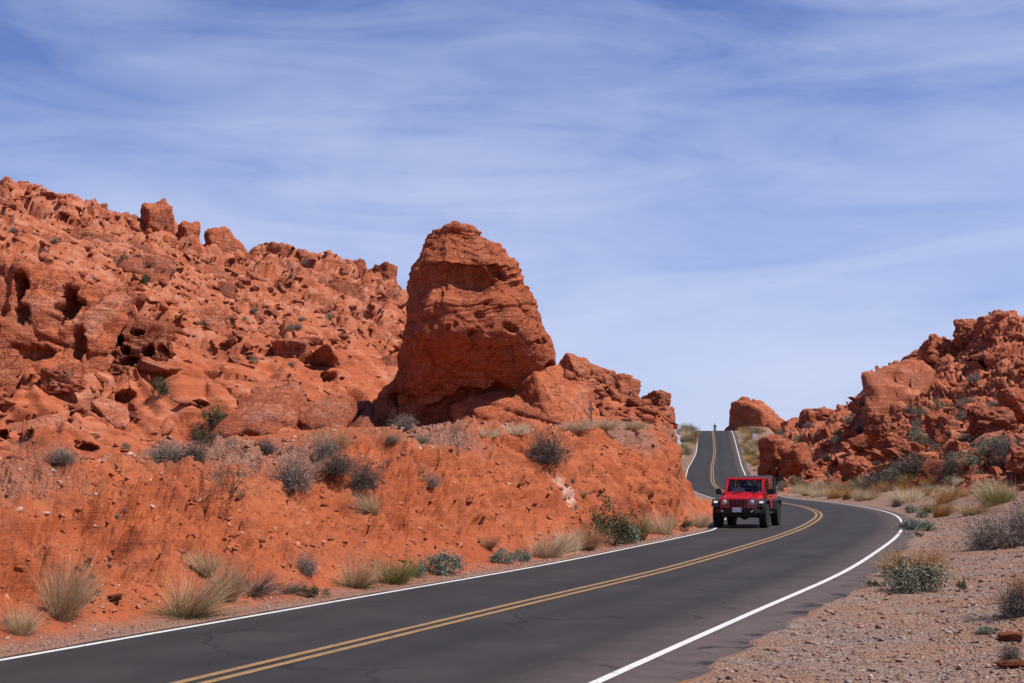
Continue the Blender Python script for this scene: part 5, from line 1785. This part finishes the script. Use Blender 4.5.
        part('window_frame', dr, M_RED, lambda bm: (tube(bm, [(.50, s * .735, 1.12), (.27, s * .655, 1.69), (-.44, s * .655, 1.69), (-.45, s * .735, 1.12)], .022, 6)))
        part('window', dr, M_GLASS, lambda bm: bm.faces.new([bm.verts.new(p) for p in ((-.44, s * .735, 1.13), (.49, s * .735, 1.13), (.26, s * .655, 1.68), (-.43, s * .655, 1.68))]))
        mi = part('side_mirror', root, M_BLK, lambda bm: bx(bm, .40, .52, s * .94 - .10, s * .94 + .10, 1.13, 1.33, .01, .01), .025)
        part('mirror_arm', mi, M_BLK, lambda bm: tube(bm, [(.50, s * .76, 1.12), (.48, s * .86, 1.16)], .022, 6))
        part('tail_lamp', root, M_TAIL, lambda bm: bx(bm, -1.93, -1.86, s * .69 - .06, s * .69 + .06, .86, 1.08), .012)
        part('side_step', root, M_BLK, lambda bm: tube(bm, [(.66, s * .78, .47), (-.70, s * .78, .47)], .035, 8))
    part('tailgate', root, M_RED, lambda bm: bx(bm, -1.905, -1.885, -.60, .60, .66, 1.12), .006)
    part('rear_window', roof, M_TINT, lambda bm: bm.faces.new([bm.verts.new(p) for p in ((-1.87, -.62, 1.14), (-1.87, .62, 1.14), (-1.83, .56, 1.70), (-1.83, -.56, 1.70))]))
    # chassis
    def ch(bm):
        bx(bm, -1.95, 1.85, -.42, -.30, .44, .58); bx(bm, -1.95, 1.85, .30, .42, .44, .58)
        bx(bm, -.9, .9, -.36, .36, .36, .56)
        for ax in (AX, -AX):
            tube(bm, [(ax, -.72, WR - .02), (ax, .72, WR - .02)], .05, 10); lathe(bm, [(.02, -.12), (.13, -.06), (.13, .06), (.02, .12)], (ax, .12, WR - .01), 16, 'x')
    part('chassis', root, M_UND, ch)
    part('dashboard', root, M_UND, lambda bm: bx(bm, .36, .66, -.68, .68, .92, 1.15, .06, 0), .03)
    sw = part('steering_wheel', root, M_BLK, lambda bm: tube(bm, [(.22 - .10 * math.sin(t), .36 + .18 * math.cos(t), 1.13 + .155 * math.sin(t)) for t in [2 * math.pi * k / 24 for k in range(25)]], .015, 6))
    part('column', sw, M_BLK, lambda bm: tube(bm, [(.22, .36, 1.13), (.42, .36, 1.04)], .03, 6))
    for y in (-.36, .36):
        st = part('seat', root, M_SEAT, lambda bm: bx(bm, -.52, .02, y - .25, y + .25, .68, .86), .04)
        part('backrest', st, M_SEAT, lambda bm: hexa(bm, [(-.58, y - .24, .84), (-.44, y - .24, .84), (-.44, y + .24, .84), (-.58, y + .24, .84), (-.76, y - .20, 1.40), (-.66, y - .20, 1.40), (-.66, y + .20, 1.40), (-.76, y + .20, 1.40)]), .04)
        part('headrest', st, M_SEAT, lambda bm: bx(bm, -.79, -.69, y - .12, y + .12, 1.41, 1.56), .03)
    part('rear_seat', root, M_SEAT, lambda bm: hexa(bm, [(-1.40, -.5, .7), (-1.0, -.5, .7), (-1.0, .5, .7), (-1.40, .5, .7), (-1.52, -.5, 1.3), (-1.40, -.5, 1.3), (-1.40, .5, 1.3), (-1.52, .5, 1.3)]), .04)
    return root


# people: one skin grown over a posed skeleton
def skin_body(name, J, E, mats, paint_fn, root_v):
    bm = bmesh.new(); vs_ = [bm.verts.new(p[:3]) for p in J]
    for a, b in E: bm.edges.new((vs_[a], vs_[b]))
    me = bpy.data.meshes.new(name); bm.to_mesh(me); bm.free()
    o = bpy.data.objects.new(name, me); COL.objects.link(o)
    m = o.modifiers.new('skin', 'SKIN'); m.use_smooth_shade = True
    lay = me.skin_vertices[0].data
    for i, p in enumerate(J): lay[i].radius = (p[3], p[4] if len(p) > 4 else p[3]); lay[i].use_root = (i == root_v)
    sm = o.modifiers.new('sub', 'SUBSURF'); sm.levels = 2; sm.render_levels = 2
    bpy.context.view_layer.update()
    ev = o.evaluated_get(bpy.context.evaluated_depsgraph_get())
    me2 = bpy.data.meshes.new_from_object(ev); bpy.data.objects.remove(o)
    me2.materials.clear()
    for q in mats: me2.materials.append(q)
    for p in me2.polygons: p.material_index = paint_fn(p.center); p.use_smooth = True
    o = bpy.data.objects.new(name, me2); COL.objects.link(o)
    return o


def hand(J, E, wrist, d, up, side):
    """palm and five bent fingers from a wrist joint"""
    d = Vector(d).normalized(); up = Vector(up).normalized(); sd = d.cross(up) * side
    w = Vector(J[wrist][:3])
    palm = w + d * .055; J.append((*palm, .030, .020)); pi_ = len(J) - 1; E.append((wrist, pi_))
    for k, L in enumerate((.070, .078, .072, .056)):
        b = palm + d * .035 + sd * (.027 - .018 * k); t = b + d * L * .5 - up * .012; e = t + d * L * .25 - up * L * .55
        for p, r in ((b, .010), (t, .009), (e, .007)): J.append((*p, r))
        n = len(J); E.extend([(pi_, n - 3), (n - 3, n - 2), (n - 2, n - 1)])
    b = palm - d * .02 + sd * .035; t = b + d * .035 + sd * .02 - up * .01
    J.append((*b, .012)); J.append((*t, .009)); n = len(J); E.extend([(pi_, n - 2), (n - 2, n - 1)])


def seated(name, label, origin_obj, y, mats, hair_mat, reach, long_hair, hat=None):
    """facing +x, hip on the seat; the car's own coordinates"""
    J = [(-.34, 0, .93, .14, .11), (-.42, 0, 1.10, .145, .10), (-.49, 0, 1.27, .165, .10), (-.52, 0, 1.365, .06, .05), (-.50, 0, 1.43, .052, .052),
         (-.485, 0, 1.49, .074, .085), (-.48, 0, 1.56, .074, .088), (-.485, 0, 1.60, .05, .06), (-.39, 0, 1.505, .012, .012)]
    E = [(0, 1), (1, 2), (2, 3), (3, 4), (4, 5), (5, 6), (6, 7), (5, 8)]
    for s in (-1, 1):
        b = len(J)
        el = (-.28, s * .27, 1.06); wr = (reach[0], s * .15, reach[1]) if reach else (-.06, s * .10, .98)
        J += [(-.50, s * .17, 1.30, .058), (*el, .042), (*wr, .028)]
        E += [(2, b), (b, b + 1), (b + 1, b + 2)]
        hand(J, E, b + 2, Vector(wr) - Vector(el) + Vector((.1, 0, .05)), (-.3, 0, 1), s)
        b = len(J)
        J += [(-.30, s * .10, .92, .085), (.10, s * .12, .97, .062), (.22, s * .12, .64, .045), (.34, s * .12, .60, .036)]
        E += [(0, b), (b, b + 1), (b + 1, b + 2), (b + 2, b + 3)]
    def paint_fn(c):
        if c.z > 1.385: return 0
        if c.x > -.16 and c.z > .99 and abs(c.y) < .24 and c.x < .5 and c.z > 1.0 and c.x > (reach[0] - .16 if reach else -.14): return 0
        if c.z < .99 and c.x > -.28: return 2
        return 1 if c.z > .98 else 2
    o = skin_body(name, J, E, mats, paint_fn, 0)
    def hf(bm):
        bmesh.ops.create_icosphere(bm, subdivisions=3, radius=1)
        dead = [v for v in bm.verts if v.co.x > .45 and v.co.z < .45 or v.co.z < (-.9 if long_hair else -.35)]
        bmesh.ops.delete(bm, geom=dead, context='VERTS')
        for v in bm.verts: v.co = Vector((-.495 + v.co.x * .102, v.co.y * (.092 if not long_hair else .105), 1.545 + v.co.z * (.105 if not long_hair or v.co.z > 0 else .17)))
    h_ = part('hair', o, hair_mat, hf, 0, True)
    def ey(bm):
        for s in (-1, 1):
            for v in bmesh.ops.create_icosphere(bm, subdivisions=2, radius=.012)['verts']: v.co += Vector((-.398, s * .032, 1.535))
        bx(bm, -.404, -.392, -.025, .025, 1.462, 1.470)
    part('face_detail', o, M_LEATHER, ey)
    o.matrix_world = origin_obj.matrix_world @ Matrix.Translation((.16, y, .0))
    tag(o, label, 'person')
    return o


Yj = 52.0
carr = car()
YAW = R(-17.2)
xj = (741.5 - CX) / F * Yj
carr.location = (xj, Yj - 1.0, float(road_z(Yj)) + .004)
# forward (+x) points along the road toward the viewer
t_ = math.atan(float(road_dir(Yj))) + R(4)
carr.rotation_euler = (0, 0, math.atan2(-math.cos(t_), -math.sin(t_)))
bpy.context.view_layer.update()
print('CAR', tuple(carr.location), 'road offset', float(road_d(np.array(xj), np.array(Yj - 1.0))))
seated('person', 'driver in a dark shirt behind the steering wheel of the red car', carr, .36, [M_SKIN, M_SHIRT2, M_TROU], M_HAIR, (.10, 1.20), False)
seated('person', 'passenger in a pale shirt beside the driver of the red car', carr, -.36, [M_SKIN, M_SHIRT, M_TROU], M_HAIR2, None, True)


# ------------------------------------------------------------------ the motorcycle on the crest
def motorcycle():
    root = bpy.data.objects.new('motorcycle', None); COL.objects.link(root)
    tag(root, 'dark motorcycle coming over the crest of the far road', 'motorcycle')
    def wh(bm): lathe(bm, [(.22, -.04), (.28, -.055), (.31, -.03), (.31, .03), (.28, .055), (.22, .04)], (0, 0, 0), 28)
    for x in (.75, -.72):
        w = part('wheel', root, M_TYRE, wh, 0, False, (x, 0, .31))
        part('rim', w, M_RIM, lambda bm: (lathe(bm, [(.225, -.03), (.225, .03), (.20, .03), (.20, -.03)], (0, 0, 0), 24), lathe(bm, [(.05, -.06), (.05, .06)], (0, 0, 0), 12), [tube(bm, [(0, 0, 0), (.21 * math.cos(a), 0, .21 * math.sin(a))], .012, 5) for a in [k * .785 for k in range(8)]]))
    part('engine', root, M_RIM, lambda bm: (bx(bm, -.22, .26, -.17, .17, .28, .58, .03, .02), bx(bm, -.05, .2, -.12, .12, .56, .72)), .02)
    part('frame', root, M_BLK, lambda bm: (tube(bm, [(.50, 0, .92), (.1, 0, .74), (-.3, 0, .68), (-.75, 0, .72)], .03), tube(bm, [(.50, 0, .88), (.28, 0, .3), (-.3, 0, .26), (-.72, .08, .31)], .025), tube(bm, [(-.3, 0, .26), (-.72, -.08, .31)], .025)))
    part('fuel_tank', root, M_BLK, lambda bm: hexa(bm, [(-.08, -.12, .74), (.40, -.14, .80), (.40, .14, .80), (-.08, .12, .74), (-.08, -.08, .86), (.36, -.13, .98), (.36, .13, .98), (-.08, .08, .86)]), .05, True)
    part('saddle', root, M_LEATHER, lambda bm: hexa(bm, [(-.75, -.12, .72), (-.06, -.12, .72), (-.06, .12, .72), (-.75, .12, .72), (-.78, -.10, .86), (-.08, -.09, .80), (-.08, .09, .80), (-.78, .10, .86)]), .03)
    fk = part('fork', root, M_CHROME, lambda bm: [tube(bm, [(.75, s * .09, .31), (.50, s * .09, .96)], .025) for s in (-1, 1)])
    part('handlebar', fk, M_CHROME, lambda bm: tube(bm, [(.36, -.40, 1.06), (.46, -.22, 1.08), (.50, 0, 1.0), (.46, .22, 1.08), (.36, .40, 1.06)], .016))
    part('headlight', fk, M_LENS, lambda bm: lathe(bm, [(.06, .54), (.09, .62), (.085, .66), (.0001, .67)], (0, 0, .88), 18, 'x'))
    part('windshield', fk, M_TINT, lambda bm: bm.faces.new([bm.verts.new(p) for p in ((.62, -.2, .98), (.62, .2, .98), (.48, .17, 1.32), (.48, -.17, 1.32))]))
    part('fender', root, M_BLK, lambda bm: [bx(bm, x - .16, x + .16, -.07, .07, .63, .66, .03) for x in (.75, -.72)], .01)
    part('exhaust', root, M_CHROME, lambda bm: tube(bm, [(.2, -.17, .5), (.22, -.2, .28), (-.2, -.22, .24), (-.85, -.22, .3)], .04))
    return root


Ym = 281.0
mb_ = motorcycle()
xm = (714.6 - CX) / F * Ym
tm = math.atan2(float(road_dir(Ym)), 1.0)
mb_.location = (xm, Ym, float(road_z(Ym)) + .004); mb_.rotation_euler = (0, 0, math.atan2(-math.cos(tm), -math.sin(tm)))
bpy.context.view_layer.update()
J = [(-.28, 0, .92, .14, .11), (-.26, 0, 1.12, .15, .11), (-.20, 0, 1.32, .17, .11), (-.16, 0, 1.42, .06), (-.12, 0, 1.55, .10, .11), (-.11, 0, 1.63, .10, .11), (-.02, 0, 1.55, .04, .05)]
E = [(0, 1), (1, 2), (2, 3), (3, 4), (4, 5), (4, 6)]
for s in (-1, 1):
    b = len(J); J += [(-.18, s * .19, 1.35, .06), (.06, s * .36, 1.14, .045), (.34, s * .36, 1.08, .032)]; E += [(2, b), (b, b + 1), (b + 1, b + 2)]
    hand(J, E, b + 2, (.5, 0, -.1), (0, 0, 1), s)
    b = len(J); J += [(-.24, s * .11, .90, .09), (.18, s * .20, .80, .065), (.02, s * .22, .42, .05), (.14, s * .22, .33, .04)]; E += [(0, b), (b, b + 1), (b + 1, b + 2), (b + 2, b + 3)]
rd = skin_body('person', J, E, [M_LEATHER, M_SKIN], lambda c: 1 if (c.z > 1.46 and c.z < 1.58 and c.x > -.04) else 0, 0)
tag(rd, 'motorcyclist in dark clothes and helmet riding over the crest', 'person')
def hel(bm):
    bmesh.ops.create_icosphere(bm, subdivisions=3, radius=.135)
    bmesh.ops.delete(bm, geom=[v for v in bm.verts if (v.co.x > .05 and v.co.z < .02) or v.co.z < -.1], context='VERTS')
    for v in bm.verts: v.co += Vector((-.11, 0, 1.60))
part('helmet', rd, M_BLK, hel, 0, True)
rd.matrix_world = mb_.matrix_world

# ------------------------------------------------------------------ marker post and roadside sign
M_POST = flat('weathered_post', (.19, .165, .15), .8); M_PANEL = flat('sign_panel', (.60, .60, .60), .5, .0)
p, n = hit(591, 429)
po = bpy.data.objects.new('marker_post', None); COL.objects.link(po)
po.location = p; h_ = 27 * px(p.y)
part('post', po, M_POST, lambda bm: bx(bm, -.030, .030, -.022, .022, -.2, h_, .004, .004), .004)
part('crossbar', po, M_POST, lambda bm: bx(bm, -.10, .10, -.036, -.023, h_ * .68, h_ * .78), .003)
tag(po, 'thin grey marker post with a short crossbar on the bank beside the butte', 'post')
p, n = hit(755, 441)
sg_ = bpy.data.objects.new('road_sign', None); COL.objects.link(sg_)
sg_.location = p; k = px(p.y); print('SIGN', p)
part('post', sg_, M_POST, lambda bm: bx(bm, -.04, .04, -.03, .03, -.3, 7 * k), .004)
part('panel', sg_, M_PANEL, lambda bm: bx(bm, -2.5 * k, 2.5 * k, -.045, -.031, 2.6 * k, 7.2 * k), .004)
tag(sg_, 'small pale grey sign panel on the slope right of the climbing road', 'sign')
